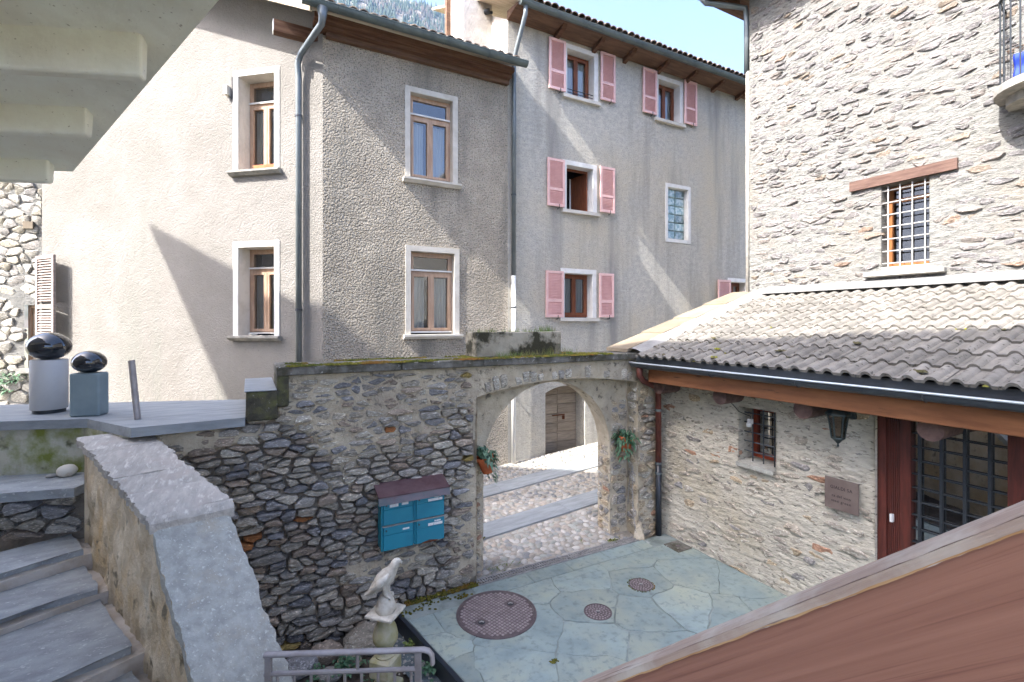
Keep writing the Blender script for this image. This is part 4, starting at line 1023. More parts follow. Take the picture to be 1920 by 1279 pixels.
for k, h in W_.items():
    if k == 'gb': continue
    a, b, c, e = h; dp = .20; f0, f1 = -dp, -dp-.05; um = (a+b)/2
    mb = MB(); bars(mb, FA, a+.005, b-.005, c+.02, e-.005, .05, f0, f1)
    if k != 'ml':
        for (u0, u1) in ((a+.055, um-.002), (um+.002, b-.055)): sash(mb, FA, u0, u1, c+.07, e-.055, .05, f0+.016, f1)
    else:                                   # right leaf swung inward
        mb.hexa([FA.p(b-.06, c+.07, f1), FA.p(b-.02, c+.07, f1), FA.p(b-.10, c+.07, f1-.45), FA.p(b-.14, c+.07, f1-.45), FA.p(b-.06, e-.06, f1), FA.p(b-.02, e-.06, f1), FA.p(b-.10, e-.06, f1-.45), FA.p(b-.14, e-.06, f1-.45)])
    w = build('window', mb, m_rwood, ph)
    if k != 'ml':
        for (u0, u1) in ((a+.105, um-.052), (um+.052, b-.105)): pane(FA, u0, u1, c+.12, e-.105, f0-.01, w)
        for (u0, u1) in ((a+.08, um-.03), (um+.03, b-.08)): build('curtain', curtain(FA, u0, u1, c+.1, e-.08, f0-.07, hash(k) % 9, .01), m_curtain, w, True, sharp=0)
    else:
        build('curtain', curtain(FA, b-.20, b-.15, c+.08, e-.08, f1-.40, 3, .02), m_curtain, w, True, sharp=0)
    casing(FA, h, .10, .012, m_white, w); reveal(FA, h, dp+.03, m_white, w); room(FA, h, dp+.04, w)
    mb = MB(); mb.fbox(FA, a-.14, b+.14, c-.075, c-.004, .075, -.02); build('sill', mb, m_cream, w)
    if k == 'tl':
        mb = MB(); mb.tube([FA.p(a+.02, c+.16, -.03), FA.p(b-.02, c+.16, -.03)], .008, 6); mb.tube([FA.p(a+.02, c+.09, -.03), FA.p(b-.02, c+.09, -.03)], .008, 6); build('guard_bar', mb, m_black, w, True)
    for s_ in SH[k]: 
        q = shpx(*s_); shutter(FA, q[0], q[1], q[2], q[3], ph)
h = W_['gb']; a, b, c, e = h
mb = MB(); bars(mb, FA, a, b, c, e, .012, -.10, -.16); gw = build('window', mb, m_white, ph)
casing(FA, h, .085, .012, m_white, gw, bottom=True); reveal(FA, h, .16, m_white, gw)
for i in range(2):
    for j in range(6):
        u0 = a+.014+(b-a-.028)*i/2; u1 = a+.014+(b-a-.028)*(i+1)/2; z0 = c+.014+(e-c-.028)*j/6; z1 = c+.014+(e-c-.028)*(j+1)/6
        mb = MB(); P = FA.p; g = .006; k = .03
        vs = [P(u0+g, z0+g, -.15), P(u1-g, z0+g, -.15), P(u1-g, z1-g, -.15), P(u0+g, z1-g, -.15), P(u0+g, z0+g, -.115), P(u1-g, z0+g, -.115), P(u1-g, z1-g, -.115), P(u0+g, z1-g, -.115), P(u0+k, z0+k, -.104), P(u1-k, z0+k, -.104), P(u1-k, z1-k, -.104), P(u0+k, z1-k, -.104)]
        mb.add(vs, [(0, 1, 5, 4), (1, 2, 6, 5), (2, 3, 7, 6), (3, 0, 4, 7), (4, 5, 9, 8), (5, 6, 10, 9), (6, 7, 11, 10), (7, 4, 8, 11), (8, 9, 10, 11)]); build('glass_block', mb, m_block, gw)
mb = MB(); mb.fbox(FA, a, b, c, e, -.152, -.17); build('block_joint', mb, m_white, gw)
# side wall, rear bay
mb = MB(); SX = XJ+.004
FS1 = Fr((SX, 0), (0, -1)); mb.add([(SX, 8.8, 6.5), (SX, 8.8, PT), (SX, 9.56, PT+.5), (SX, 9.56, 6.5)], [(0, 1, 2, 3)])
mb.add([(SX, 9.56, 6.5), (SX, 9.56, 11), (4.0, 9.56, 11), (4.0, 9.56, 6.5)], [(0, 1, 2, 3)])
mb.add([(4.0, 9.56, 6.5), (4.0, 9.56, 11), (4.0, 10.35, 11), (4.0, 10.35, 6.5)], [(0, 1, 2, 3)])
m_gable = mat('pale_gable', (.56, .52, .47, 1), (.44, .41, .37, 1), 4, 7, bump=.012, bsc=22, bump2=.01, bsc2=7)
build('gable_wall', mb, m_gable, ph)
mb = MB(); mb.hexa([(3.9, 10.30, 6.5), (4.02, 10.30, 6.5), (4.02, 10.42, 6.5), (3.9, 10.42, 6.5), (3.9, 10.30, 11), (4.02, 10.30, 11), (4.02, 10.42, 11), (3.9, 10.42, 11)]); build('corner_board', mb, m_brownwood, ph)
mb = MB(); p = on_x(912, 22, SX-.14); mb.tube([p+Vector((.14, 0, .02)), p], .03, 8); mb.tube([p+Vector((-.03, .03, .0)), p+Vector((.05, -.05, 0))], .06, 10); build('flue_cap', mb, m_black, ph, True)
# eaves, rafters, gutter, roof
PE = 8.36
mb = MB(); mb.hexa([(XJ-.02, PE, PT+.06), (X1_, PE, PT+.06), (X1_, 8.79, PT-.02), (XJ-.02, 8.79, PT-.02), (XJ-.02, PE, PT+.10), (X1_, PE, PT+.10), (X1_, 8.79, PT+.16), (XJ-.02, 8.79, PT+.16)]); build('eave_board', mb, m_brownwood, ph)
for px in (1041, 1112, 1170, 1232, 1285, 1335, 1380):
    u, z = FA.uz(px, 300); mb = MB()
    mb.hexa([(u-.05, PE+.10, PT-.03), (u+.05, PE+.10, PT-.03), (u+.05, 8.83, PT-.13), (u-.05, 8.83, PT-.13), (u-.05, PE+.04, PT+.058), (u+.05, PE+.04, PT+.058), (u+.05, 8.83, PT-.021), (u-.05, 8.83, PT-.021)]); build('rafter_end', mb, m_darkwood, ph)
mb = MB(); yb = 12.5; zr = lambda y: PT+.115+(y-PE)*.5
mb.hexa([(XJ-.35, PE-.02, zr(PE)), (X1_, PE-.02, zr(PE)), (X1_, yb, zr(yb)), (XJ-.35, yb, zr(yb)), (XJ-.35, PE-.02, zr(PE)+.06), (X1_, PE-.02, zr(PE)+.06), (X1_, yb, zr(yb)+.06), (XJ-.35, yb, zr(yb)+.06)])
proof = build('roof', mb, m_palewood, ph)
tile_rows(proof, XJ-.3, 14.2, 3, zr(PE)+.06, PE-.06, .5)
GP = 9.31; gutter(ph, XJ+.0, 15.5, 8.265, GP, .08, m_gutter, brk=1.0)
mb = MB(); xg = XJ+.12
mb.tube([(xg, 8.27, GP-.06), (xg, 8.28, GP-.22), (xg-.02, 8.6, GP-.75), (xg-.03, 8.70, GP-.95), (xg-.03, 8.70, 8.2), (xg-.03, 8.715, 3.95)], .045, 12)
dp = build('downpipe', mb, m_pipe, ph, True, sharp=0)
mb = MB(); mb.tube([(xg-.03, 8.715, 3.96), (xg-.03, 8.715, .1)], .046, 12); build('lower_pipe', mb, m_pipewhite, dp, True, sharp=0)
for zz in (3.3, 5.6, 1.5):
    mb = MB(); mb.tube([(xg-.03, 8.715, zz), (xg-.03, 8.715, zz+.03)], .055, 12); mb.tube([(xg-.03, 8.72, zz+.015), (xg-.03, 8.82, zz+.015)], .01, 6); build('pipe_clip', mb, m_gutdark, dp)

# ================================================================== STONE HOUSE (right)
FX = 7.33; FS = Fr((FX, 0), (0, -1)); CYN = 5.235
sh = thing('stone_house', 'tall sunlit rubble stone house with a barred window and small balcony', 'house', (FX, 2.5, 0))
wo_ = [-3.315, -2.80, 3.685, 4.80]
def sd(u, z): return .010*fbm(u*1.4, z*1.6, 3)+.016*fbm(u*5, z*9, 5)+.034*abs(fbm(u*4.5+.25*z, z*15, 6, 3))-.009
SZB = 3.2; SZT = 8.75
for (a, b, z0, z1, nu, nv) in ((-CYN, wo_[0], SZB, SZT, 130, 400), (wo_[1], .0, SZB, SZT, 150, 400), (0, 9, -.3, SZT, 30, 30), (wo_[0], wo_[1], SZB, wo_[2], 36, 36), (wo_[0], wo_[1], wo_[3], SZT, 36, 280)):
    build('mortar', sheet(FS, a, b, z0, z1, nu, nv, sd), m_mortfac, sh, True, sharp=0)
mb = MB(); mb.box(FX+.0, 12, CYN-.002, CYN, -.3, SZT); build('side_wall', mb, m_mortfac, sh)
rg = random.Random(52)
inw = lambda u, z: not (wo_[0]-.09 < u < wo_[1]+.09 and wo_[2]-.08 < z < wo_[3]+.16)
polys = cells(-CYN+.01, -1.55, 3.42, SZT-.3, .074, .20, .45, 2.6, rg, inside=inw)
rubble(sh, sh, FS, polys, .014, lambda p: rg.uniform(-.022, .018)+(.006 if area(p) > .03 else 0), -.06, m_facade, [30, 22, 24, 7, 14, 2], rg, 300, keep=lambda p: True)
# window
mb = MB(); mb.wall(FS, wo_[0], wo_[1], wo_[2], wo_[3], [wo_+[.26]]); build('reveal', mb, m_mortfac, sh)
a, b, c, e = wo_; f0 = -.17
mb = MB(); bars(mb, FS, a+.01, b-.01, c+.04, e-.01, .05, f0, f0-.06); mb.fbox(FS, a+.062, b-.062, c+(e-c)*.80, c+(e-c)*.80+.05, f0-.002, f0-.05)
m_orange = mat('orange_frame', (.26, .105, .035, 1), (.19, .075, .025, 1), 6, 5, stretch=(6, 6, 1), rough=.5)
w = build('window', mb, m_orange, sh); pane(FS, a+.06, b-.06, c+.09, c+(e-c)*.80, f0-.03, w, m_glasstower); pane(FS, a+.06, b-.06, c+(e-c)*.8+.05, e-.06, f0-.03, w, m_glasstower); room(FS, wo_, .24, w)
mb = MB(); mb.fbox(FS, a, b, c-.001, c+.038, -.005, -.26); build('inner_sill', mb, m_white, w)
for i in range(4):
    u = a+.07+(b-a-.12)*i/3; mb = MB(); mb.tube([FS.p(u, c+.02, -.02), FS.p(u, e-.02, -.02)], .009, 6); build('grille_bar', mb, m_grille, w, True)
for i in range(7):
    z = c+.09+(e-c-.16)*i/6; mb = MB(); mb.tube([FS.p(a-.05, z, -.034), FS.p(b+.02, z, -.034)], .009, 6); build('grille_bar', mb, m_grille, w, True)
m_lint = mat('lintel_timber', (.075, .042, .032, 1), (.125, .075, .058, 1), 4, 8, .4, .65, stretch=(4, 1, 8), bump=.004, bsc=14)
lp = [FS.uz(1602, 354, .02), FS.uz(1797, 318, .02), FS.uz(1797, 298, .02), FS.uz(1602, 338, .02)]
lz0, lz1 = wo_[3]+.005, wo_[3]+.135
mb = MB(); mb.fbox(FS, -3.68, -2.52, lz0, lz1, .045, -.12); build('lintel', mb, m_lint, w)
mb = MB(); mb.bevbox(FX-.085, FX+.05, 2.63, 3.50, c-.085, c-.012, .012); build('sill', mb, m_sill, w)
# balcony at the right edge
bz_ = 5.42; bal = MB(); byc, br = 1.55, .62
arc = [(FX+.03, byc+br+.12)]+[(FX-.62*math.sin(math.pi*i/16)**.7 if i else FX, byc+(br)*math.cos(math.pi*i/16)) for i in range(17)]+[(FX+.03, byc-br-.12)]
bal.prism(arc, bz_-.02, bz_+.06)
arc2 = [(FX+.03, byc+br-.0)]+[(FX-.42*math.sin(math.pi*i/16)**.7, byc+(br-.08)*math.cos(math.pi*i/16)) for i in range(17)]+[(FX+.03, byc-br+.0)]
bal.prism(arc2, bz_-.11, bz_-.018)
bo = build('balcony', bal, m_sill, sh, True, sharp=35)
for i in range(1, 16, 1):
    x, y = FX-.56*math.sin(math.pi*i/16)**.7, byc+(br-.05)*math.cos(math.pi*i/16)
    mb = MB(); mb.tube([(x, y, bz_+.05), (x, y, bz_+1.0)], .008, 6); build('baluster_bar', mb, m_black, bo, True)
mb = MB(); mb.tube([(FX, byc+br-.05, bz_+1.0)]+[(FX-.56*math.sin(math.pi*i/16)**.7, byc+(br-.05)*math.cos(math.pi*i/16), bz_+1.0) for i in range(1, 16)]+[(FX, byc-br+.05, bz_+1.0)], .016, 8); build('handrail', mb, m_black, bo, True)
mb = MB(); mb.grid(lambda a, b: (FX-.3-.02*math.sin(b*9), byc+.42-.25*a, bz_+.1+.28*b+.01*math.sin(a*20)), 8, 8)
tag(build('blue_cloth', mb, m_blue, smooth=True, loc=(FX-.3, byc+.3, bz_+.1)), 'blue cloth hanging behind the balcony bars', 'cloth')
# eaves of the stone house
mb = MB(); mb.box(FX-.75, 12, -9, CYN+.6, 8.56, 8.62); so_ = build('eave', mb, m_brownwood, sh)
for y in (5.55, 4.6, 3.7, 2.8, 1.9, 1.0):
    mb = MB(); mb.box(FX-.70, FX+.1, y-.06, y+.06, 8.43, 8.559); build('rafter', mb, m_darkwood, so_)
mb = MB(); mb.hexa([(FX-.8, -9, 8.62), (12, -9, 8.62), (12, CYN+.65, 8.62), (FX-.8, CYN+.65, 8.62), (FX-.8, -9, 8.72), (12, -9, 10.4), (12, CYN+.65, 10.4), (FX-.8, CYN+.65, 8.72)]); build('roof', mb, m_tileR, sh)
mb = MB(); yy = CYN+.13
mb.tube([(FX-.62, CYN+.5, 8.55), (FX-.55, CYN+.42, 8.40), (FX-.2, CYN+.2, 8.33), (FX+.02, CYN+.09, 8.30), (FX+.03, CYN+.07, 8.1), (FX+.03, CYN+.07, 7.2)], .045, 10); dpp = build('downpipe', mb, m_pipe, sh, True, sharp=0)
mb = MB(); mb.tube([(FX+.03, CYN+.05, 7.21), (FX+.03, CYN+.05, 2.8)], .035, 10); build('lower_pipe', mb, m_sill, dpp, True, sharp=0)

# ================================================================== ANNEX
AX = 5.2; FN = Fr((AX, 0), (0, -1))
an = thing('cellar_annex', 'low whitewashed stone annex with a wavy tiled roof and glazed door', 'building', (AX, 3, 0))
aw = [-3.86, -3.385, 1.33, 1.99]; DU0, DU1 = -2.395, -.6
def ad(u, z): return -.014+.016*fbm(u*1.6, z*1.8, 3)+.014*fbm(u*5, z*8, 5)+.03*abs(fbm(u*4.5+.3*z, z*14, 6, 3))
for (a, b, z0, z1, nu, nv) in ((-5.2, aw[0], -.05, 2.5, 110, 200), (aw[1], DU0, -.05, 2.5, 84, 200), (aw[0], aw[1], -.05, aw[2], 36, 104), (aw[0], aw[1], aw[3], 2.5, 36, 40)):
    build('mortar', sheet(FN, a, b, z0, z1, nu, nv, ad), m_mortann, an, True, sharp=0)
mb = MB(); mb.wall(FN, aw[0], aw[1], aw[2], aw[3], [aw+[.34]]); mb.grid(lambda a, b: FN.p(DU0, -.05+2.55*a, .015-.12*b), 30, 2); build('reveal', mb, m_mortann, an)
rg = random.Random(63)
inw = lambda u, z: not (aw[0]-.07 < u < aw[1]+.07 and aw[2]-.06 < z < aw[3]+.06)
polys = cells(-5.17, DU0-.03, .0, 2.4, .082, .20, .45, 2.4, rg, inside=inw)
rubble(an, an, FN, polys, .02, lambda p: rg.uniform(-.034, .012), -.06, m_annex, [24, 18, 9, 3, 8, 24], rg, 300)
a, b, c, e = aw; f0 = -.26
mb = MB(); bars(mb, FN, a+.01, b-.01, c+.03, e-.01, .055, f0, f0-.06); m_red = mat('red_frame', (.30, .055, .022, 1), (.2, .04, .02, 1), 6, 5, rough=.5)
w = build('window', mb, m_red, an); pane(FN, a+.06, b-.06, c+.085, e-.06, f0-.03, w, m_glassdk); room(FN, aw, .33, w)
for i in range(3):
    u = a+.12+(b-a-.2)*i/2; mb = MB(); mb.tube([FN.p(u, c+.0, -.10), FN.p(u, e, -.10)], .008, 6); build('grille_bar', mb, m_gutdark, w, True)
for i in range(5):
    z = c+.12+(e-c-.2)*i/4; mb = MB(); mb.tube([FN.p(a-.02, z, -.114), FN.p(b+.02, z, -.114)], .008, 6); build('grille_bar', mb, m_gutdark, w, True)
mb = MB(); mb.grid(lambda p, q: FN.p(a-.0+(b-a)*p, c+.004+.02*q+.006*fbm(p*4, q*4), .05-.36*q), 10, 8); mb.grid(lambda p, q: FN.p(a+(b-a)*p, c+.004-.05*q, .05), 10, 1); build('sill', mb, m_paraptop, w, True)
# motion sensor hanging on the grille, cable up to the eave
p = FN.p(a+.115, e-.20, -.085); sn = thing('motion_sensor', 'small white motion sensor fixed to the barred annex window', 'sensor', p)
mb = MB(); mb.box(p.x-.05, p.x, p.y-.022, p.y+.022, p.z-.0, p.z+.06); mb.tube([p+Vector((-.05, 0, -.03)), p+Vector((-.05, 0, .01))], [.03, .033], 10); build('housing', mb, m_white, sn, True)
mb = MB(); k0 = FN.p(-4.02, 2.22, .03)
mb.tube([k0, FN.p(-4.0, 2.12, .04), FN.p(-3.93, 2.02, .035), FN.p(-3.84, 1.93, .02), FN.p(-3.74, 1.88, -.06), p+Vector((-.02, 0, .05))], .005, 5); tag(build('sensor_cable', mb, m_black, smooth=True, loc=k0), 'thin black cable sagging from the eave to the motion sensor', 'cable')
# glazed door
dg = build('door', MB().fbox(FN, DU0+.002, DU0+.075, 0, 2.38, -.02, -.14), m_redwood, an)
for i in range(6):
    mb = MB(); u = DU0+.078+i*.0165; mb.fbox(FN, u, u+.012, 0, 2.38, -.035, -.14); build('flute', mb, m_redwood, dg)
mb = MB(); mb.fbox(FN, DU0+.178, DU0+.26, 0, 2.38, -.03, -.14)
g0, g1 = DU0+.262, -1.50
mb.fbox(FN, g0, g1, 0, .30, -.04, -.12); mb.fbox(FN, g1, g1+.10, 0, 2.38, -.03, -.14); mb.fbox(FN, g1+.105, DU1, 0, 2.38, -.045, -.14); mb.fbox(FN, g0, g1, 2.24, 2.38, -.04, -.12); build('stile', mb, m_redwood, dg)
nv, nh = 4, 16
zs = [.30+i*.122 for i in range(nh+1)]; us = [g0+.02+i*(g1-g0-.04)/nv for i in range(nv+1)]
us = [g0+.055+(g1-g0-.01)*i/4 for i in range(4)]
for u in us: mb = MB(); mb.fbox(FN, u-.011, u+.011, .3, 2.24, -.045, -.075); build('glazing_bar', mb, m_black, dg)
for z in zs: mb = MB(); mb.fbox(FN, g0, g1, z-.006, z+.006, -.05, -.07); build('glazing_bar', mb, m_black, dg)
ue = [g0]+us+[g1]
pane(FN, g0, g1, .3, 2.24, -.08, dg, m_glassdk)
mb = MB(); P = FN.p; mb.add([P(g0-.2, 0, -.9), P(DU1, 0, -.9), P(DU1, 2.4, -.9), P(g0-.2, 2.4, -.9), P(g0-.2, 0, -.15), P(DU1, 0, -.15), P(DU1, 2.4, -.15), P(g0-.2, 2.4, -.15)], [(0, 1, 2, 3), (0, 4, 5, 1), (3, 2, 6, 7), (0, 3, 7, 4), (1, 5, 6, 2)]); build('dark_interior', mb, m_room, dg)
u, z = FN.uz(1672, 971, -.02); mb = MB(); mb.fbox(FN, u-.012, u+.012, z-.035, z+.035, -.005, -.05); build('bell_push', mb, m_white, dg)
# plaque
u0, u1, z0, z1 = -2.83, -2.52, 1.135, 1.445
pq = thing('wall_plaque', 'square bronze plaque reading GIALDI SA beside the annex door', 'sign', FN.p((u0+u1)/2, z0, .03))
mb = MB(); mb.fbox(FN, u0, u1, z0, z1, .052, .036); build('plate', mb, m_plaque, pq)
mb = MB()
for (u, z) in ((u0+.02, z0+.02), (u1-.02, z0+.02), (u0+.02, z1-.02), (u1-.02, z1-.02)): mb.tube([FN.p(u, z, -.01), FN.p(u, z, .04)], .006, 6)
build('fixings', mb, m_gutdark, pq)
def text(s_, u, z, size, sx, parent):
    cu = bpy.data.curves.new('lettering', 'FONT'); cu.body = s_; cu.size = size; cu.align_x = 'CENTER'; cu.extrude = .0006; cu.space_character = 1.12
    to = bpy.data.objects.new('lettering', cu); S.collection.objects.link(to); dg_ = bpy.context.evaluated_depsgraph_get()
    me = bpy.data.meshes.new_from_object(to.evaluated_get(dg_)); bpy.data.objects.remove(to); bpy.data.curves.remove(cu)
    me.materials.clear(); me.materials.append(m_ink)
    M_ = Matrix((( -0.0, 0, -1, 0), (-1, 0, 0, 0), (0, 1, 0, 0), (0, 0, 0, 1)))
    p = FN.p(u, z, .0528)-root_of(parent).location
    for v in me.vertices: q = v.co; v.co = Vector((-q.z, -q.x*sx, q.y))+p
    o = bpy.data.objects.new('lettering', me); link(o, parent); return o
um = (u0+u1)/2
text('GIALDI SA', um, z0+.205, .044, .92, pq); text('ca del vino', um, z0+.125, .036, 1.0, pq); text('sassi grossi', um, z0+.075, .036, 1.0, pq)
# lantern
lc = FN.p(-2.60, 1.845, .25)
lt = thing('wall_lantern', 'dark green six sided wall lantern under the annex eave', 'lantern', (AX, 2.60, 1.8))
mb = MB(); n = 6
def ringp(r, z, ph_=0): return [lc+Vector((r*math.cos(6.2832*i/n+ph_), r*math.sin(6.2832*i/n+ph_), z)) for i in range(n)]
mb.lathe([(.104, .27), (.108, .275), (.106, .288), (.05, .34), (.026, .355), (.018, .38), (.001, .385)], lc, 6); build('lantern_roof', mb, m_lamp, lt)
mb = MB()
for a_, b_ in zip(ringp(.052, .05), ringp(.082, .27)): mb.tube([a_, b_], .007, 5)
mb.lathe([(.056, .045), (.06, .05), (.056, .06), (.001, .06)], lc, 6); build('cage', mb, m_lamp, lt)
mb = MB(); mb.lathe([(.001, -.035), (.01, -.03), (.012, -.015), (.006, -.005), (.02, .01), (.04, .035), (.056, .046)], lc, 8); build('finial', mb, m_lamp, lt, True)
for i in range(n):
    a_, b_ = ringp(.050, .055), ringp(.080, .268); j = (i+1) % n
    mb = MB(); mb.add([a_[i], a_[j], b_[j], b_[i]], [(0, 1, 2, 3)]); build('pane', mb, m_lampglass, lt)
mb = MB(); mb.tube([lc+Vector((0, 0, .385)), lc+Vector((.06, 0, .43)), lc+Vector((.18, 0, .40)), lc+Vector((.25, 0, .36)), lc+Vector((.30, 0, .34))], .012, 8); mb.box(AX-.03, AX+.02, 2.56, 2.64, 2.06, 2.24); build('bracket', mb, m_lamp, lt, True)
# eave: beam, log ends, roof, tiles, gutter
Ye0, Ye1 = -.8, 5.04
mb = MB(); mb.bevbox(4.76, 4.88, Ye0, Ye1-.12, 2.195, 2.425, .008); build('eave_beam', mb, m_beam, an)
m_log = mat('log_end', (.085, .05, .042, 1), (.13, .08, .066, 1), 14, 6, bump=.002, bsc=30)
for y in (4.85, 3.88, 2.90, 1.86, .8):
    mb = MB(); mb.tube([(4.885, y, 2.125), (5.3, y, 2.135)], .095, 14); build('log_rafter', mb, m_log, an, True)
RS = (3.44-2.55)/(FX-4.62); RA = math.atan(RS)
rz = lambda x: 2.535+(x-4.62)*RS
mb = MB(); mb.hexa([(4.66, Ye0, rz(4.66)-.10), (FX, Ye0, rz(FX)-.10), (FX, Ye1, rz(FX)-.10), (4.66, Ye1, rz(4.66)-.10), (4.66, Ye0, rz(4.66)-.01), (FX, Ye0, rz(FX)-.01), (FX, Ye1, rz(FX)-.01), (4.66, Ye1, rz(4.66)-.01)])
ar = build('roof', mb, m_gutdark, an)
mb = MB(); mb.box(4.735, 4.757, Ye0, Ye1, 2.40, 2.53); build('fascia', mb, m_gutdark, ar)
def ctile():
    mb = MB(); w = .30; l = .42; prof = []
    def roll(c_):
        return [(c_-.044, .002)]+[(c_-.037*math.cos(math.pi*i/6), .006+.031*math.sin(math.pi*i/6)) for i in range(1, 6)]+[(c_+.044, .002)]
    prof = [(0, 0)]+roll(.075)+roll(.225)+[(.30, 0)]
    m = len(prof); vs = []
    for (b, lift) in ((0, .034), (l, .004)): vs += [(b, -a, z+lift) for a, z in prof]
    vs += [(0.004, -a, z+.006) for a, z in prof]
    mb.add(vs, [(i, i+1, m+i+1, m+i) for i in range(m-1)]+[(i+1, i, 2*m+i, 2*m+i+1) for i in range(m-1)])
    me = bpy.data.meshes.new('roof_tile'); me.from_pydata(mb.v, [], mb.f); me.materials.append(m_tileC); me.polygons.foreach_set('use_smooth', [True]*len(me.polygons)); me.set_sharp_from_angle(angle=R(33)); return me
tm = ctile(); off = an.location; rg = random.Random(3)
SL = math.hypot(FX-4.62, .89); nr = 9; gauge = (SL-.03)/nr
mm = MB()
for r in range(nr):
    s_ = r*gauge; x = 4.60+s_*math.cos(RA); z = rz(4.60+s_*math.cos(RA))-.008; k = 0
    y = 4.99
    while y > -.6:
        o = bpy.data.objects.new('roof_tile', tm); link(o, ar); o.location = Vector((x+rg.uniform(-.006, .006), y+rg.uniform(-.003, .003), z+rg.uniform(-.002, .003)))-off
        o.rotation_euler = (rg.uniform(-.006, .006), -RA, rg.uniform(-.01, .01)); y -= .302
        for q in range(2):
            for _k in range(rg.choice((0, 0, 1, 2, 3) if r < 5 else (0, 0, 0, 1))):
                yy = y+rg.uniform(0, .3); ss = rg.choice((rg.uniform(-.01, .03), rg.uniform(0, .3))); h0 = z+.038+ss*RS-.03*ss/.42
                blob(mm, x+ss, yy, h0-.014, rg.uniform(.006, .022), rg.uniform(.008, .018))
for (y_, x_, r_) in ((4.62, 4.66, .05), (3.95, 4.95, .06), (3.8, 4.70, .045), (1.85, 4.72, .055), (2.6, 5.3, .04), (4.3, 5.3, .04), (3.2, 5.0, .035)):
    for _k in range(10): blob(mm, x_+rg.gauss(0, r_*.4), y_+rg.gauss(0, r_*.6), rz(x_)+.035, rg.uniform(.014, .028), rg.uniform(.012, .024))
m_roofmoss = mat('roof_moss', (.065, .06, .03, 1), (.10, .085, .055, 1), 9, 5, c3=(.19, .19, .03, 1), sc3=1.6, lo3=.56, hi3=.64, rough=1, spec=.1)
build('moss', mm, m_roofmoss, ar, True, kind='stuff', sharp=0)
mb = MB(); mb.hexa([(FX-.10, Ye0, rz(FX)+.035), (FX-.002, Ye0, rz(FX)+.05), (FX-.002, Ye1, rz(FX)+.05), (FX-.10, Ye1, rz(FX)+.035), (FX-.10, Ye0, rz(FX)+.043), (FX-.022, Ye0, rz(FX)+.14), (FX-.022, Ye1, rz(FX)+.14), (FX-.10, Ye1, rz(FX)+.043)]); build('flashing', mb, m_flash, ar)
gutter(an, Ye0, Ye1+.06, 4.665, 2.455, .075, m_gutdark, brk=1.0, axis='y')
mb = MB(); mb.tube([(4.665, 4.98, 2.40), (4.665, 4.98, 2.28), (4.75, 5.0, 2.2), (5.02, 5.04, 2.10), (5.08, 5.05, 2.03), (5.085, 5.05, .98)], .042, 12); dp = build('downpipe', mb, m_copper, an, True, sharp=0)
mb = MB(); mb.tube([(5.085, 5.05, 1.0), (5.085, 5.05, .0)], .044, 12); build('lower_pipe', mb, m_pipedark, dp, True, sharp=0)
for zz in (1.0, .86, 1.75):
    mb = MB(); mb.tube([(5.085, 5.05, zz), (5.085, 5.05, zz+.03)], .052, 12); build('pipe_clip', mb, m_pipe, dp)
# verge: gable wall, stepped tan coping, white mortar
mb = MB(); mb.hexa([(4.9, 5.06, 2.3), (FX-.01, 5.06, 2.3), (FX-.01, 5.5, 2.3), (4.9, 5.5, 2.3), (4.9, 5.06, rz(4.9)+.02), (FX-.01, 5.06, rz(FX)+.02), (FX-.01, 5.5, rz(FX)+.02), (4.9, 5.5, rz(4.9)+.02)]); build('gable_wall', mb, m_mortann, an)
x = 4.62; n = 4; w = (FX+.02-4.62)/n
for i in range(n):
    xa, xb = x+i*w, x+(i+1)*w+.05
    mb = MB(); k = .055-(0.0); za, zb = rz(xa)+.055, rz(xb)+.035
    mb.hexa([(xa, 5.17, za), (xb, 5.17, zb), (xb, 5.62, zb), (xa, 5.62, za), (xa, 5.17, za+.045), (xb, 5.17, zb+.045), (xb, 5.62, zb+.045), (xa, 5.62, za+.045)]); build('coping_slab', mb, m_tan, an)
mb = MB(); mb.grid(lambda p, q: (4.66+(FX-4.66)*p, 4.93+.27*q+.02*fbm(p*18, q, 3), rz(4.66+(FX-4.66)*p)+.025+.07*math.sin(math.pi*min(1, q*.6+.1))+.012*fbm(p*26, q*3, 1)), 80, 6); build('mortar_fillet', mb, m_mortarwhite, an, True, sharp=0)

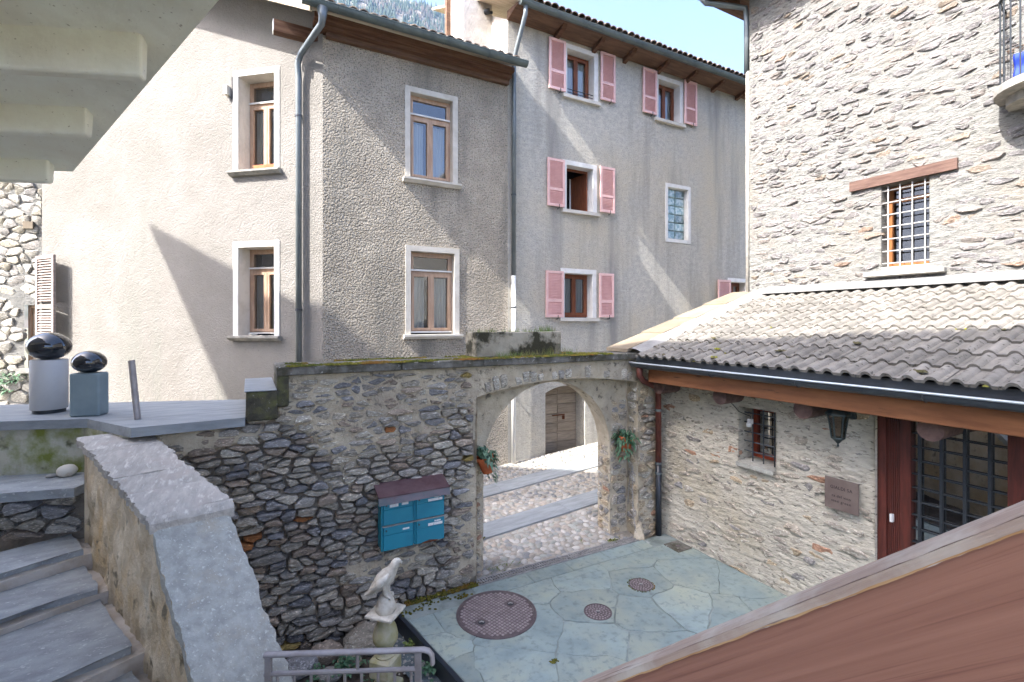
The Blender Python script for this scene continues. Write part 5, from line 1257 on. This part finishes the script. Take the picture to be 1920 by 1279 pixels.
# ================================================================== MAILBOXES
mx0, mx1, mz0, mz1, my = 1.175, 1.865, .655, 1.175, 4.985
mbx = thing('mailbox_bank', 'bank of four teal metal mailboxes under a zinc hood on the gate wall', 'mailboxes', (1.52, 5.15, .65))
mb = MB(); mb.box(mx0+.008, mx1-.008, my+.02, 5.14, mz0+.015, mz1-.005); build('cabinet', mb, m_teal, mbx)
wd, ht = (mx1-mx0)/2, (mz1-mz0)/2
for i in range(2):
    for j in range(2):
        x0, x1, z0, z1 = mx0+i*wd+.006, mx0+(i+1)*wd-.006, mz0+j*ht+.004, mz0+(j+1)*ht-.012
        mb = MB(); zf = z0+(z1-z0)*.66
        mb.bevbox(x0+.022, x1, my, my+.03, z0, zf-.003, .004); mb.bevbox(x0, x0+.018, my+.004, my+.03, z0, z1, .004)
        mb.bevbox(x0+.022, x1, my-.004, my+.03, zf, z1, .004)
        d = build('mailbox_door', mb, m_teal, mbx)
        mb = MB(); mb.tube([(x0+.05, my-.014, zf+.045), (x0+.05, my+.0, zf+.045)], .009, 10); build('lock', mb, m_gutdark, d, True)
        mb = MB()
        if (i, j) == (0, 1): mb.box(x0+.085, x0+.175, my-.006, my-.0045, zf+.02, zf+.065); mb.box(x0+.21, x0+.28, my-.006, my-.0045, zf+.025, zf+.052)
        elif i == 0: mb.box(x0+.22, x0+.29, my-.006, my-.0045, zf+.025, zf+.043)
        else: mb.box(x0+.15, x0+.31, my-.006, my-.0045, zf+.01, zf+.037); mb.box(x0+.22, x0+.29, my-.006, my-.0045, zf+.045, zf+.06)
        build('name_label', mb, m_label, d)
for j in (0, 1):
    mb = MB(); z = mz0+(j+1)*ht; mb.box(mx0+.02, mx1-.004, my-.012, my+.02, z-.010, z-.002); build('ledge', mb, m_grille, mbx)
mb = MB(); mb.tube([(mx1-.26, my+.004, mz0+.004), (mx1-.17, my+.002, mz0+.012), (mx1-.08, my+.004, mz0+.006)], [.006, .016, .006], 6); build('rust_patch', mb, m_rust, mbx, True)
mb = MB(); a, b = mx0-.035, mx1+.035
mb.hexa([(a, my-.075, mz1-.02), (b, my-.075, mz1-.02), (b, my-.05, mz1-.02), (a, my-.05, mz1-.02), (a, my-.075+.02, mz1+.058), (b, my-.075+.02, mz1+.058), (b, my-.05+.02, mz1+.058), (a, my-.05+.02, mz1+.058)]); hd = build('hood', mb, m_mbroof, mbx)
mb = MB(); mb.hexa([(a, my-.06, mz1+.05), (b, my-.06, mz1+.05), (b, 5.16, mz1+.125), (a, 5.16, mz1+.125), (a, my-.06, mz1+.062), (b, my-.06, mz1+.062), (b, 5.16, mz1+.137), (a, 5.16, mz1+.137)])
m_hood2 = mat('hood_top', (.085, .045, .05, 1), (.12, .075, .08, 1), 6, 6, rough=.5)
build('hood_top', mb, m_hood2, hd)

# ================================================================== HANGING POTS
def leaf(mb, p, d, l, w, droop=.5):
    d = d.normalized(); s_ = d.cross(Vector((0, 0, 1)))
    if s_.length < .05: s_ = Vector((1, 0, 0))
    s_.normalize(); m_ = p+d*l*.5+Vector((0, 0, l*.06)); e = p+d*l-Vector((0, 0, l*droop))
    mb.add([p, m_+s_*w, e, m_-s_*w, m_-Vector((0, 0, w*.3))], [(0, 4, 1), (4, 2, 1), (0, 3, 4), (4, 3, 2)])
def pot(name, label, p, nrm, lean, leafm, seed, gdir):
    rg = random.Random(seed); t = thing(name, label, 'flower pot', p, 'terracotta pots on the gateway jambs')
    M_ = Matrix.Rotation(lean, 4, gdir)
    mb = MB(); mb.lathe([(.001, -.10), (.066, -.10), (.098, .062), (.106, .062), (.108, .098), (.096, .098), (.09, .06), (.001, .06)], p, 20, M_); build('pot', mb, m_terra, t, True, sharp=35)
    mb = MB(); b_ = p+nrm*.11
    mb.tube([b_+Vector((0, 0, .06)), p+nrm*.09+Vector((0, 0, .06))], .007, 6); build('hook', mb, m_black, t)
    mb = MB(); top = p+M_@Vector((0, 0, .06))
    for i in range(70):
        a = rg.random()*6.283; up = rg.uniform(-.1, 1); d = Vector((math.cos(a), math.sin(a), up)); d -= nrm*max(0, d.dot(nrm))*.8
        q = top+Vector((rg.uniform(-.05, .05), rg.uniform(-.05, .05), 0))
        for k in range(2): leaf(mb, q+d.normalized()*rg.uniform(0, .08), d, rg.uniform(.08, .19), rg.uniform(.014, .03), rg.uniform(.1, .9))
    for i in range(46):
        a = rg.uniform(-1.2, 1.2)+(math.pi if nrm.x > 0 else 0)+rg.choice((0, 0, .9)); q = top+Vector((math.cos(a)*.10, math.sin(a)*.10, -rg.uniform(0, .24))); q -= nrm*max(0, (q-top).dot(nrm))
        leaf(mb, q, Vector((math.cos(a), math.sin(a), -.6)), rg.uniform(.05, .09), rg.uniform(.012, .02), .4)
    build('foliage', mb, leafm, t)
pot('hanging_pot', 'tilted terracotta pot with grey green plant on the left jamb of the gateway', Vector((2.475, 5.22, 1.32)), Vector((-1, 0, 0)), R(-14), m_leafpale, 2, 'Y')
pot('hanging_pot', 'small terracotta pot with trailing green plant on the right jamb of the gateway', Vector((4.63, 5.22, 1.30)), Vector((1, 0, 0)), R(10), m_leaf, 5, 'Y')
# chain
ch = MB(); x0_ = OX1-.045
def chain(p0, p1, sag, n):
    for i in range(n):
        t0, t1 = i/n, (i+1)/n
        f = lambda t: p0.lerp(p1, t)+Vector((-sag*math.sin(math.pi*t), 0, 0))
        a, b = f(t0), f(t1); m_ = (a+b)/2; d = (b-a); l = d.length*.66; d.normalize(); s_ = Vector((0, 1, 0)) if i % 2 else Vector((1, 0, 0))
        pts = [m_+d*l*math.cos(t)+s_*.011*math.sin(t) for t in [6.2832*k/8 for k in range(9)]]; ch.tube(pts, .0035, 4, False)
ca_, cb_, cc_ = Vector((x0_, 5.20, .98)), Vector((x0_, 5.14, .06)), Vector((x0_+.0, 5.30, .42))
chain(ca_, cb_, .03, 24); chain(ca_+Vector((0, .01, -.01)), cc_, .02, 16)
tag(build('iron_chain', ch, m_grille, smooth=True, loc=ca_, sharp=0), 'rusty iron chain hanging in two strands on the right gate jamb', 'chain')
mb = MB(); mb.hexa([(4.70, 5.14, -.01), (4.80, 5.02, -.01), (4.90, 5.13, -.01), (4.85, 5.17, -.01), (4.74, 5.15, .12), (4.80, 5.11, .16), (4.85, 5.14, .20), (4.83, 5.17, .2)])
tag(build('wheel_guard', mb, m_plaster, loc=(4.8, 5.1, 0)), 'pale angled guard stone at the foot of the right gate pier', 'guard stone')

# ================================================================== COVERS
def cover(name, label, px, py, r, style, rot=0):
    c = on_z(px, py, .0); c.z = .003; t = thing(name, label, 'manhole cover', c)
    mb = MB(); mb.lathe([(r*1.0, -.02), (r*1.0, .004), (r*.995, .006), (r*.945, .006), (r*.94, .001)], c, 56); mb.f.pop(); mb.m.pop(); build('ring', mb, m_iron, t)
    mb = MB(); mb.lathe([(r*.94, -.03), (r*.935, .0015), (.001, .0015)], c, 56); build('plate', mb, m_iron, t)
    mb = MB(); ca, sa = math.cos(rot), math.sin(rot)
    if style == 'grid':
        g = .036
        k = int(r/g)+1
        for i in range(-k, k+1):
            for j in range(-k, k+1):
                x, y = i*g, j*g
                if math.hypot(x, y) > r*.89 or any(math.hypot(x-s_*r*.52, y) < .055 for s_ in (-1, 1)): continue
                cx, cy = c.x+x*ca-y*sa, c.y+x*sa+y*ca; w = .0135; pts = [(cx+(ux*ca-uy*sa)*w, cy+(ux*sa+uy*ca)*w) for ux, uy in ((-1, -1), (1, -1), (1, 1), (-1, 1))]
                mb.hexa([(a, b, c.z) for a, b in pts]+[(cx+(a-cx)*.8, cy+(b-cy)*.8, c.z+.0055) for a, b in pts])
    else:
        rg = random.Random(int(px)); rr = r*.2; 
        while rr < r*.9:
            n = int(6.283*rr/.03)
            for i in range(n):
                a = 6.2832*i/n+rr*9; x, y = c.x+rr*math.cos(a), c.y+rr*math.sin(a); w = .009
                mb.hexa([(x+ux*w, y+uy*w, c.z) for ux, uy in ((-1, -1), (1, -1), (1, 1), (-1, 1))]+[(x+ux*w*.7, y+uy*w*.7, c.z+.004) for ux, uy in ((-1, -1), (1, -1), (1, 1), (-1, 1))])
            rr += .03
    build('tread_pattern', mb, m_ironworn, t, kind='stuff')
    for s_ in ((-1, 1) if style == 'grid' else (0,)):
        x, y = c.x+s_*r*.52*ca, c.y+s_*r*.52*sa; hr = .036 if style == 'grid' else .018
        mb = MB(); mb.lathe([(hr, .0022), (hr*.8, .0036), (hr*.78, .0026), (.001, .0026)], (x, y, c.z), 16); h_ = build('lifting_eye', mb, m_black, t)
        mb = MB(); mb.tube([(x-hr*.6, y+.01, c.z+.006), (x, y+.004, c.z+.012), (x+hr*.6, y-.01, c.z+.006)], .006, 6); build('bar', mb, m_grille, h_, True)
cover('manhole_cover', 'large round cast iron manhole cover with two lifting holes', 931, 1150, .415, 'grid', R(20))
cover('manhole_cover', 'small round iron cover with dotted pattern near the paving centre', 1121, 1148, .145, 'dots')
cover('manhole_cover', 'small plain round iron cover ringed by moss close to the gate', 1202, 1097, .135, 'plain_dots')
# moss ring and weeds
rg = random.Random(6); c = on_z(1202, 1097, 0); mb = MB()
for i in range(90):
    a = rg.random()*6.283; r = .14+rg.random()*.012; blob(mb, c.x+r*math.cos(a), c.y+r*math.sin(a), .0, rg.uniform(.004, .011), rg.uniform(.003, .008))
for (px, py, s_) in ((1040, 1240, .02), (900, 1010, .03), (880, 1100, .05), (820, 1125, .06), (870, 1118, .05), (1150, 1014, .04), (760, 1150, .05), (840, 1120, .06), (790, 1140, .06)):
    q = on_z(px, py, 0)
    for i in range(16): blob(mb, q.x+rg.gauss(0, s_), q.y+rg.gauss(0, s_*.6), .0, rg.uniform(.006, .02), rg.uniform(.004, .014))
for i in range(160):
    x = rg.uniform(1.45, 2.3); y = 5.11+rg.uniform(-.05, .02); blob(mb, x, y, -.004, rg.uniform(.006, .025), rg.uniform(.005, .03))
tag(build('paving_moss', mb, m_moss, smooth=True, sharp=0), 'green moss along the paving edges and around the cover', 'moss', kind='stuff')
mb = MB(); rg = random.Random(16)
for (px, py, n, s_) in ((1150, 1012, 26, .05), (930, 1065, 20, .06), (955, 1058, 10, .05), (1010, 1020, 8, .05), (1108, 1000, 8, .06), (985, 985, 6, .05), (1095, 1015, 8, .06)):
    q = on_z(px, py, .01)
    for i in range(n):
        a = rg.random()*6.283; leaf(mb, q+Vector((rg.gauss(0, s_), rg.gauss(0, s_*.6), -.02)), Vector((math.cos(a), math.sin(a), rg.uniform(.3, 1.2))), rg.uniform(.03, .07), rg.uniform(.004, .012), .2)
tag(build('street_weeds', mb, m_grass), 'small green weeds sprouting between the cobbles and the grate', 'weeds', kind='stuff')
# square drain cover by the downpipe
q = on_z(1271, 1025, 0); t = thing('drain_cover', 'small square stone drain cover by the black downpipe foot', 'drain cover', (q.x, q.y, .002))
mb = MB(); mb.bevbox(q.x-.13, q.x+.13, q.y-.13, q.y+.13, -.01, .012, .006); build('slab', mb, m_cope, t)
mb = MB(); mb.lathe([(.03, .012), (.02, .016), (.001, .014)], (q.x, q.y, 0), 12); build('ring', mb, m_iron, t)

# ================================================================== BIRD ON BALUSTER
bc = cw(-1.095, 4.2, -.17)
bt = thing('stone_baluster', 'mossy stone baluster pedestal standing in the planting bed', 'baluster', bc)
mb = MB(); rot = Matrix.Rotation(R(45), 4, 'Z')
def sq(w, z0, z1, b=.012): mb.bevbox(-w, w, -w, w, z0, z1, b, Matrix.Translation(bc)@rot)
sq(.115, 0, .05); sq(.105, .13, .30, .02)
build('base_blocks', mb, m_baluster, bt, True, sharp=30)
mb = MB(); mb.lathe([(.075, .05), (.085, .07), (.07, .09), (.08, .13)], bc, 24); mb.lathe([(.085, .30), (.09, .315), (.062, .335), (.06, .36), (.072, .38), (.104, .43), (.108, .47), (.095, .53), (.065, .60), (.055, .635), (.07, .645), (.07, .655)], bc, 28); build('bulb', mb, m_baluster, bt, True, sharp=50)
sb = bc+Vector((0, 0, .656))
bs_ = thing('bird_statue', 'white stone bird of prey statue on a square plinth', 'statue', sb)
mb = MB(); mb.bevbox(-.128, .128, -.128, .128, 0, .026, .006, Matrix.Translation(sb)@rot); build('plinth', mb, m_statue, bs_, True, sharp=30)
mb = MB(); rp = [(.085, .024), (.092, .05), (.075, .09), (.07, .12), (.05, .155), (.02, .17), (.001, .172)]
mb.lathe(rp, sb, 20); mb.v = [(v[0]+.018*fbm(v[0]*17, v[1]*17, v[2]*17), v[1]+.018*fbm(v[0]*17+5, v[1]*17, v[2]*17), v[2]) for v in mb.v]
build('rock', mb, m_statue, bs_, True, sharp=60)
def bp_(x, z, y=0): return sb+cw(x, y, z)
mb = MB()
spine = [(-.165, .15, .006), (-.15, .165, .02), (-.115, .195, .034), (-.07, .235, .056), (-.025, .28, .072), (.018, .325, .070), (.048, .362, .052), (.068, .395, .041), (.083, .425, .040), (.098, .446, .036), (.113, .452, .026), (.128, .447, .014), (.138, .435, .008), (.139, .424, .002)]
mb.tube([bp_(x, z) for x, z, r in spine], [r for x, z, r in spine], 16, True)
for s_ in (-1, 1):                          # folded wings and legs
    w = [(-.185, .155, .004, .012), (-.14, .185, .016, .022), (-.09, .23, .035, .05), (-.03, .29, .05, .058), (.02, .335, .042, .055), (.045, .36, .015, .045)]
    mb.tube([bp_(x, z, s_*y) for x, z, r, y in w], [r for x, z, r, y in w], 10, True, rz=.75)
    mb.tube([bp_(.0, .26, s_*.035), bp_(.01, .2, s_*.04), bp_(.02, .155, s_*.035)], [.034, .022, .014], 8)
    for k in (-1, 0, 1): mb.tube([bp_(.02, .16, s_*.035), bp_(.05, .155, s_*.035+k*.014), bp_(.062, .135, s_*.035+k*.016)], [.010, .009, .004], 6)
build('bird', mb, m_statue, bs_, True, sharp=70)
# ---- steel guard rail at the stair end
rl = thing('steel_guard_rail', 'low brown grey steel guard rail in front of the planting bed', 'railing', cw(-.9, 2.6, -.3))
tp = 1.275; Lp, Rp = cw(-1.285, 2.52, tp), cw(-.465, 2.56, tp)
dr_ = (Rp-Lp).normalized()
mb = MB(); mb.tube([Lp, Rp-dr_*.0, Rp+dr_*.025-Vector((0, 0, .008)), Rp+dr_*.042-Vector((0, 0, .03)), Rp+dr_*.046-Vector((0, 0, .075))], .019, 10, True, rz=.7); build('top_rail', mb, m_galv, rl, True, sharp=60)
for q in (Lp+dr_*.02, Rp-dr_*.03):
    mb = MB(); M_ = Matrix.Translation((q.x, q.y, 0))@Matrix.Rotation(-YAW, 4, 'Z'); mb.bevbox(-.017, .017, -.012, .012, -.3, tp-.008, .003, M_); build('post', mb, m_galv, rl)
mb = MB(); mb.tube([Lp-Vector((0, 0, .10)), Rp-Vector((0, 0, .10))-dr_*.03], .012, 8); build('lower_rail', mb, m_galv, rl, True)
for t_ in (.58,):
    q = Lp.lerp(Rp, t_); mb = MB(); mb.tube([q, q-Vector((0, 0, .1))], .009, 6); build('bar', mb, m_galv, rl)
for i in range(9):
    q = Lp.lerp(Rp, .08+.84*i/8)-Vector((0, 0, .10)); mb = MB(); mb.tube([q, q-Vector((0, 0, .9))], .008, 6); build('bar', mb, m_galv, rl)
# ---- rocks and plants in the bed
rg = random.Random(41)
ROCK = [(612, 1222, .16, .09, 'rust brown boulder against the gate wall in the bed', 3), (668, 1216, .13, .11, 'jagged grey white rock in the planting bed', 4), (690, 1200, .26, .12, 'large pale stone leaning behind the baluster', 2), (655, 1240, .11, .07, 'flat pinkish stone below the jagged rock', 3), (560, 1250, .17, .09, 'dark flat stone at the parapet end of the bed', 1), (618, 1262, .10, .06, 'small grey stone beside the bed plants', 0)]
for (px, py, r, h, lab, mi) in ROCK:
    c = on_z(px, py, -.12); c.y = min(c.y, 4.98); n, k = 12, 7; vs = []
    for j in range(k+1):
        t = math.pi*j/k
        for i in range(n):
            p = 6.2832*i/n; x, y, z = math.sin(t)*math.cos(p), math.sin(t)*math.sin(p), math.cos(t)
            w = 1+.55*fbm(x*1.3+px, y*1.3, z*1.3); vs.append((c.x+x*r*w, c.y+y*r*.7*w, -.16+max(-.04, z*h*w+h*.4)))
    mb = MB(); mb.add(vs, [(j*n+i, (j+1)*n+i, (j+1)*n+(i+1) % n, j*n+(i+1) % n) for j in range(k) for i in range(n)])
    tag(build('bed_rock', mb, m_dry[mi], smooth=True, loc=(c.x, c.y, -.2), sharp=35), lab, 'rock', 'rocks in the planting bed')
for (px, py, n, lab) in ((650, 1258, 60, 'bushy green plant with pale flowers behind the guard rail'), (600, 1266, 26, 'small leafy plant left of the bushy one in the bed'), (835, 1250, 30, 'low green plant by the dark paving edge'), (775, 1215, 34, 'bright green tuft in the wet strip beside the paving'), (710, 1262, 14, 'sparse seedling near the baluster foot')):
    c = on_z(px, py, -.15); mb = MB()
    if px > 760: c.x = min(c.x, EDGE(c.y)-.07)
    for i in range(n*2):
        a = rg.random()*6.283; q = c+Vector((rg.gauss(0, .05 if px != 775 else .025), rg.gauss(0, .045 if px != 775 else .025), rg.uniform(0, .07)*n/40)); leaf(mb, q, Vector((math.cos(a), math.sin(a), rg.uniform(.1, 1))), rg.uniform(.03, .075), rg.uniform(.01, .02), .4)
    tag(build('bed_plant', mb, m_leaf if px != 775 else m_grass, loc=c), lab, 'plant', 'plants in the bed')
mb = MB()
for i in range(420):
    y = rg.uniform(1.7, 4.9); x = EDGE(y)-rg.uniform(.03, .3); blob(mb, x, y, -.155, rg.uniform(.006, .02), rg.uniform(.004, .014), 5)
tag(build('bed_litter', mb, [m_sill], smooth=True, sharp=0), 'scattered gravel and leaf litter along the bed strip', 'gravel', kind='stuff')

# ================================================================== FAR LEFT STONE HOUSE
A_, B_ = cw(-14.0, 9.3), cw(-9.15, 9.75); FF = Fr((A_.x, A_.y), (B_.x-A_.x, B_.y-A_.y)); lf = (B_-A_).length
fh = thing('old_stone_house', 'old pale rubble house at the left edge behind the round pedestal', 'house', (B_.x-1, B_.y, 0))
fw = opening(FF, 46, 67, 572, 690)
build('mortar', sheet(FF, 0, fw[0], -.3, 7.5, 60, 110, lambda u, z: .03*fbm(u*4, z*5, 2)+.02*fbm(u*11, z*13, 3)), m_mortfac, fh, True, sharp=0)
build('mortar', sheet(FF, fw[1], lf, -.3, 7.5, 20, 110, lambda u, z: .03*fbm(u*4, z*5, 2)), m_mortfac, fh, True, sharp=0)
for (z0, z1, n) in ((-.3, fw[2], 30), (fw[3], 7.5, 60)): build('mortar', sheet(FF, fw[0], fw[1], z0, z1, 8, n, lambda u, z: .03*fbm(u*4, z*5, 2)), m_mortfac, fh, True, sharp=0)
rg = random.Random(90); ul = FF.uz(-30, 400)[0]
polys = cells(ul, lf-.25, 1.0, 6.6, .15, .27, .42, 1.5, rg, inside=lambda u, z: not (fw[0]-.12 < u < fw[1]+.1 and fw[2]-.12 < z < fw[3]+.1))
m_old = stones('old_stone', [(.45, .42, .36, 1), (.40, .37, .33, 1), (.48, .44, .37, 1), (.42, .38, .30, 1)], .15)
rubble(fh, fh, FF, polys, .012, (.01, .04), -.06, m_old, [4, 3, 3, 2], rg, 200)
mb = MB(); bars(mb, FF, fw[0], fw[1], fw[2], fw[3], .06, -.08, -.14); w = build('window', mb, m_oak, fh); pane(FF, fw[0]+.06, fw[1]-.06, fw[2]+.06, fw[3]-.06, -.11, w, m_palewood); mb = MB(); mb.fbox(FF, fw[0]-.1, fw[1]+.1, fw[2]-.1, fw[2]-.005, .08, -.1); build('sill', mb, m_sill, w)
mb = MB(); u, z = FF.uz(57, 423); mb.fbox(FF, u-.09, u+.09, z-.07, z+.07, .06, -.05); build('vent_block', mb, m_tan, fh)
# brown louvred shutter standing open
ha, hb = cw(-9.33, 9.52), cw(-8.72, 9.25); FH = Fr((ha.x, ha.y), (hb.x-ha.x, hb.y-ha.y)); lw = (hb-ha).length
z0, z1 = 2.75, 4.30; mb = MB(); bars(mb, FH, 0, lw, z0, z1, .07, .02, -.02); mb.fbox(FH, .07, lw-.07, z0+.52, z0+.60, .019, -.019)
s_ = build('shutter', mb, m_shut, fh)
z = z0+.09; k = 0
while z < z1-.09:
    if not (z0+.49 < z < z0+.62):
        mb = MB(); P = FH.p; mb.hexa([P(.07, z, .016), P(lw-.07, z, .016), P(lw-.07, z+.03, -.016), P(.07, z+.03, -.016), P(.07, z+.008, .016), P(lw-.07, z+.008, .016), P(lw-.07, z+.038, -.016), P(.07, z+.038, -.016)]); build('slat', mb, m_shut, s_)
    z += .052
# green climber at its foot
mb = MB(); rg = random.Random(2)
for i in range(150):
    px, py = rg.uniform(-10, 44), rg.uniform(698, 735); u, z = FF.uz(px, py)
    if fbm(u*3, z*4, 1) < -.1: continue
    a = rg.random()*6.283; leaf(mb, FF.p(u, z, .05), Vector((math.cos(a), math.sin(a)-.6, rg.uniform(-.3, .6))), rg.uniform(.06, .16), rg.uniform(.015, .03), .3)
p = FF.p(FF.uz(20, 715)[0], 1.5, .1); tag(build('climbing_plant', mb, m_leaf, loc=p), 'green spiky plant against the old stone house at far left', 'plant')

# ================================================================== OUR OWN HOUSE (roof out of view) AND ITS CANOPY
e1 = Vector((-.868, -.496, 0)); e2 = Vector((math.sin(R(25)), -math.cos(R(25)), 0))
own = thing('gallery_house', 'house carrying the white concrete gallery at the upper left', 'house', (-8, 6, 0))
E = Vector((-9.0, 10.5, 0))
def ptl(s, z): q_ = E+e2*s; return Vector((q_.x, q_.y, z))
edge = [ptl(0, 12.44), ptl(2.3, 12.38), ptl(2.75, 12.6), ptl(7.0, 14.22), ptl(8.4, 14.0), ptl(10.8, 13.6), ptl(14.5, 13.2)]
bk = [v+e1*5+Vector((0, 0, 1.25)) for v in edge]
roofe, roofb = edge, bk; edge = [ptl(1.95, 12.39)]+edge[1:]; bk = [edge[0]+e1*5+Vector((0, 0, 1.25))]+bk[1:]
n = len(edge); lo_ = [Vector((v.x, v.y, -.3)) for v in edge]; lob = [Vector((v.x, v.y, -.3)) for v in bk]
mb = MB(); mb.add(edge+lo_+bk+lob, [(i+1, i, n+i, n+i+1) for i in range(n-1)]+[(2*n+i, 2*n+i+1, 3*n+i+1, 3*n+i) for i in range(n-1)]+[(0, 2*n, 3*n, n), (n-1, 2*n-1, 4*n-1, 3*n-1)]); build('walls', mb, m_cream, own)
edge, bk = roofe, roofb
mb = MB(); mb.add(edge+bk+[v+Vector((0, 0, .05)) for v in edge]+[v+Vector((0, 0, .05)) for v in bk], [(i, i+1, n+i+1, n+i) for i in range(n-1)]+[(2*n+i+1, 2*n+i, 3*n+i, 3*n+i+1) for i in range(n-1)]+[(i, i+1, 2*n+i+1, 2*n+i) for i in range(n-1)]); build('roof', mb, m_tileR, own)
# canopy slab with beams
d1 = Vector((-.296, .209, -.0606))/.209*.46; d2 = Vector((-.993, -.12, 0))
Q = Vector((-1.681, 2.2, 1.313)); Ed = Vector((-1.238, 2.05, 1.363)); d1n = d1.normalized()
def C(v): return cw(v.x, v.y, v.z+CZ)
a0, a1 = Ed-d1n*2.6, None
t_end = 2.05                                # the slab's far end
far_e = Ed+d1n*(((-.951*0)+1.62))
mb = MB(); up = Vector((0, 0, .22))
p0, p1 = Ed-d1n*2.6, Ed+d1n*2.12
mb.hexa([C(p0), C(p0+d2*6.2), C(p1+d2*6.2), C(p1), C(p0+up), C(p0+d2*6.2+up), C(p1+d2*6.2+up), C(p1+up)])
can = build('gallery_slab', mb, m_concrete, own)
hh = [.195, .15, .13]; st_ = Vector((-.296, .209, -.0606))*2.2
for k in range(-2, 3):
    top = Q+st_*k; h = hh[k] if 0 <= k < 3 else .2
    if k == 2: top = top+Vector((0, 0, -.01))
    w_ = .07; g = Vector((-.3, .95, 0)).normalized()*w_
    A0, A1 = top+Vector((0, 0, .02)), top+d2*5.8+Vector((0, 0, .02))
    dn = Vector((0, 0, -h-.02)); ins = d2*.0
    mb = MB(); ta = Vector((0, .03, 0))
    mb.hexa([C(A0+dn), C(A1+dn), C(A1+dn+g), C(A0+dn+g), C(A0), C(A1), C(A1+g*1.25), C(A0+g*1.25)])
    b_ = build('gallery_beam', mb, m_concrete, own)
    mo = b_.modifiers.new('bevel', 'BEVEL'); mo.width = .018; mo.segments = 3
tp0 = [cw(-4.2, -2.5), cw(.25, -2.5), cw(.25, 1.55), cw(-1.2, 1.75), cw(-4.2, 1.75)]
mb = MB(); mb.prism([(v.x, v.y) for v in tp0], 1.2, 1.42); tag(build('bounce_floor', mb, m_gneiss), 'unseen pale stone floor added under the camera to bounce light upward', 'bounce_floor', kind='structure')  # unseen slab added to bounce light onto the gallery underside
# timber handrail board descending past the camera
hr0, hr1 = Vector((.95, .90, -.32)), Vector((.246, 1.87, -1.38)); dd = (hr1-hr0).normalized()
n_ = Vector((dd.y, -dd.x, 0)).normalized()            # sideways, away from the camera
if n_.dot(Vector((1, 0, 0))) < 0: n_ = -n_
dn = dd.cross(n_).normalized()
if dn.z > 0: dn = -dn
A0, A1 = hr0-dd*1.6, hr1+dd*1.6
hr = thing('timber_handrail', 'broad brown timber handrail board with a worn pale top edge', 'handrail', C(A1))
tk = .125
Rw = Matrix((C(dd)-C(Vector((0, 0, 0))), C(-n_)-C(Vector((0, 0, 0))), C(-dn)-C(Vector((0, 0, 0))))).transposed()   # local x along the rail
LN = (A1-A0).length
def local(name, mb, m, sm=False):
    me = bpy.data.meshes.new(name); me.from_pydata(mb.v, [], mb.f); me.materials.append(m)
    if sm: me.polygons.foreach_set('use_smooth', [True]*len(me.polygons))
    o = bpy.data.objects.new(name, me); link(o, hr); o.rotation_euler = Rw.to_euler(); return o
mb = MB(); mb.box(-LN, 0, 0, tk, -.55, -.014); local('board', mb, m_rail)
mb = MB()
def tp_(a, b):
    s = -LN*a; e = .0010*fbm(s*26, b*7, 2)+(.0018*fbm(s*22, 3, b*5) if b in (0, 1) else 0)
    return (s, tk+.002-(tk+.004)*b+e, -.012+.009*(1-(2*b-1)**4)+e-.006*max(0, fbm(s*3, b*18, 8)))
mb.grid(tp_, 420, 14)
mb.grid(lambda a, b: (-LN*a, tk+.0024+.002*b, -.013-(.020+.004*fbm(a*60, 2, 1)+.003*fbm(a*200, 5, 1))*b), 420, 2)
local('worn_edge', mb, m_railtop, True)
mb = MB(); mb.grid(lambda a, b: (-LN*a, tk+.0046, -.030-.004*fbm(a*60, 2, 1)-.0035*b*max(.15, 1+1.6*fbm(a*45, 7, 3))), 420, 1); local('chipped_line', mb, m_rawwood)
for k in (1.2, 2.2, 3.1):
    mb = MB(); mb.lathe([(.007, 0), (.0065, .002), (.002, .0022), (.001, .001)], (0, 0, 0), 12, Matrix.Rotation(R(-90), 4, 'X')); mb.v = [(v[0]-LN+k, v[1]+tk+.0005, v[2]-.16) for v in mb.v]; local('screw_head', mb, m_grille)

# ================================================================== AIR
mb = MB(); mb.box(-1900, 1900, -1900, 1900, -1.4, 760)
if True:
  pass
hz = build('haze', mb, None or m_ink); hz.data.materials.clear()
hm = bpy.data.materials.new('haze_air'); hm.use_nodes = True; T = hm.node_tree
for x in list(T.nodes):
    if x.type != 'OUTPUT_MATERIAL': T.nodes.remove(x)
pv = T.nodes.new('ShaderNodeVolumePrincipled'); pv.inputs['Density'].default_value = .00011; pv.inputs['Color'].default_value = (.40, .64, .98, 1); pv.inputs['Anisotropy'].default_value = .2
T.links.new(pv.outputs[0], [x for x in T.nodes if x.type == 'OUTPUT_MATERIAL'][0].inputs['Volume'])
hz.data.materials.append(hm); hz['kind'] = 'stuff'; hz['label'] = 'pale blue mountain haze filling the valley air'; hz['category'] = 'haze'
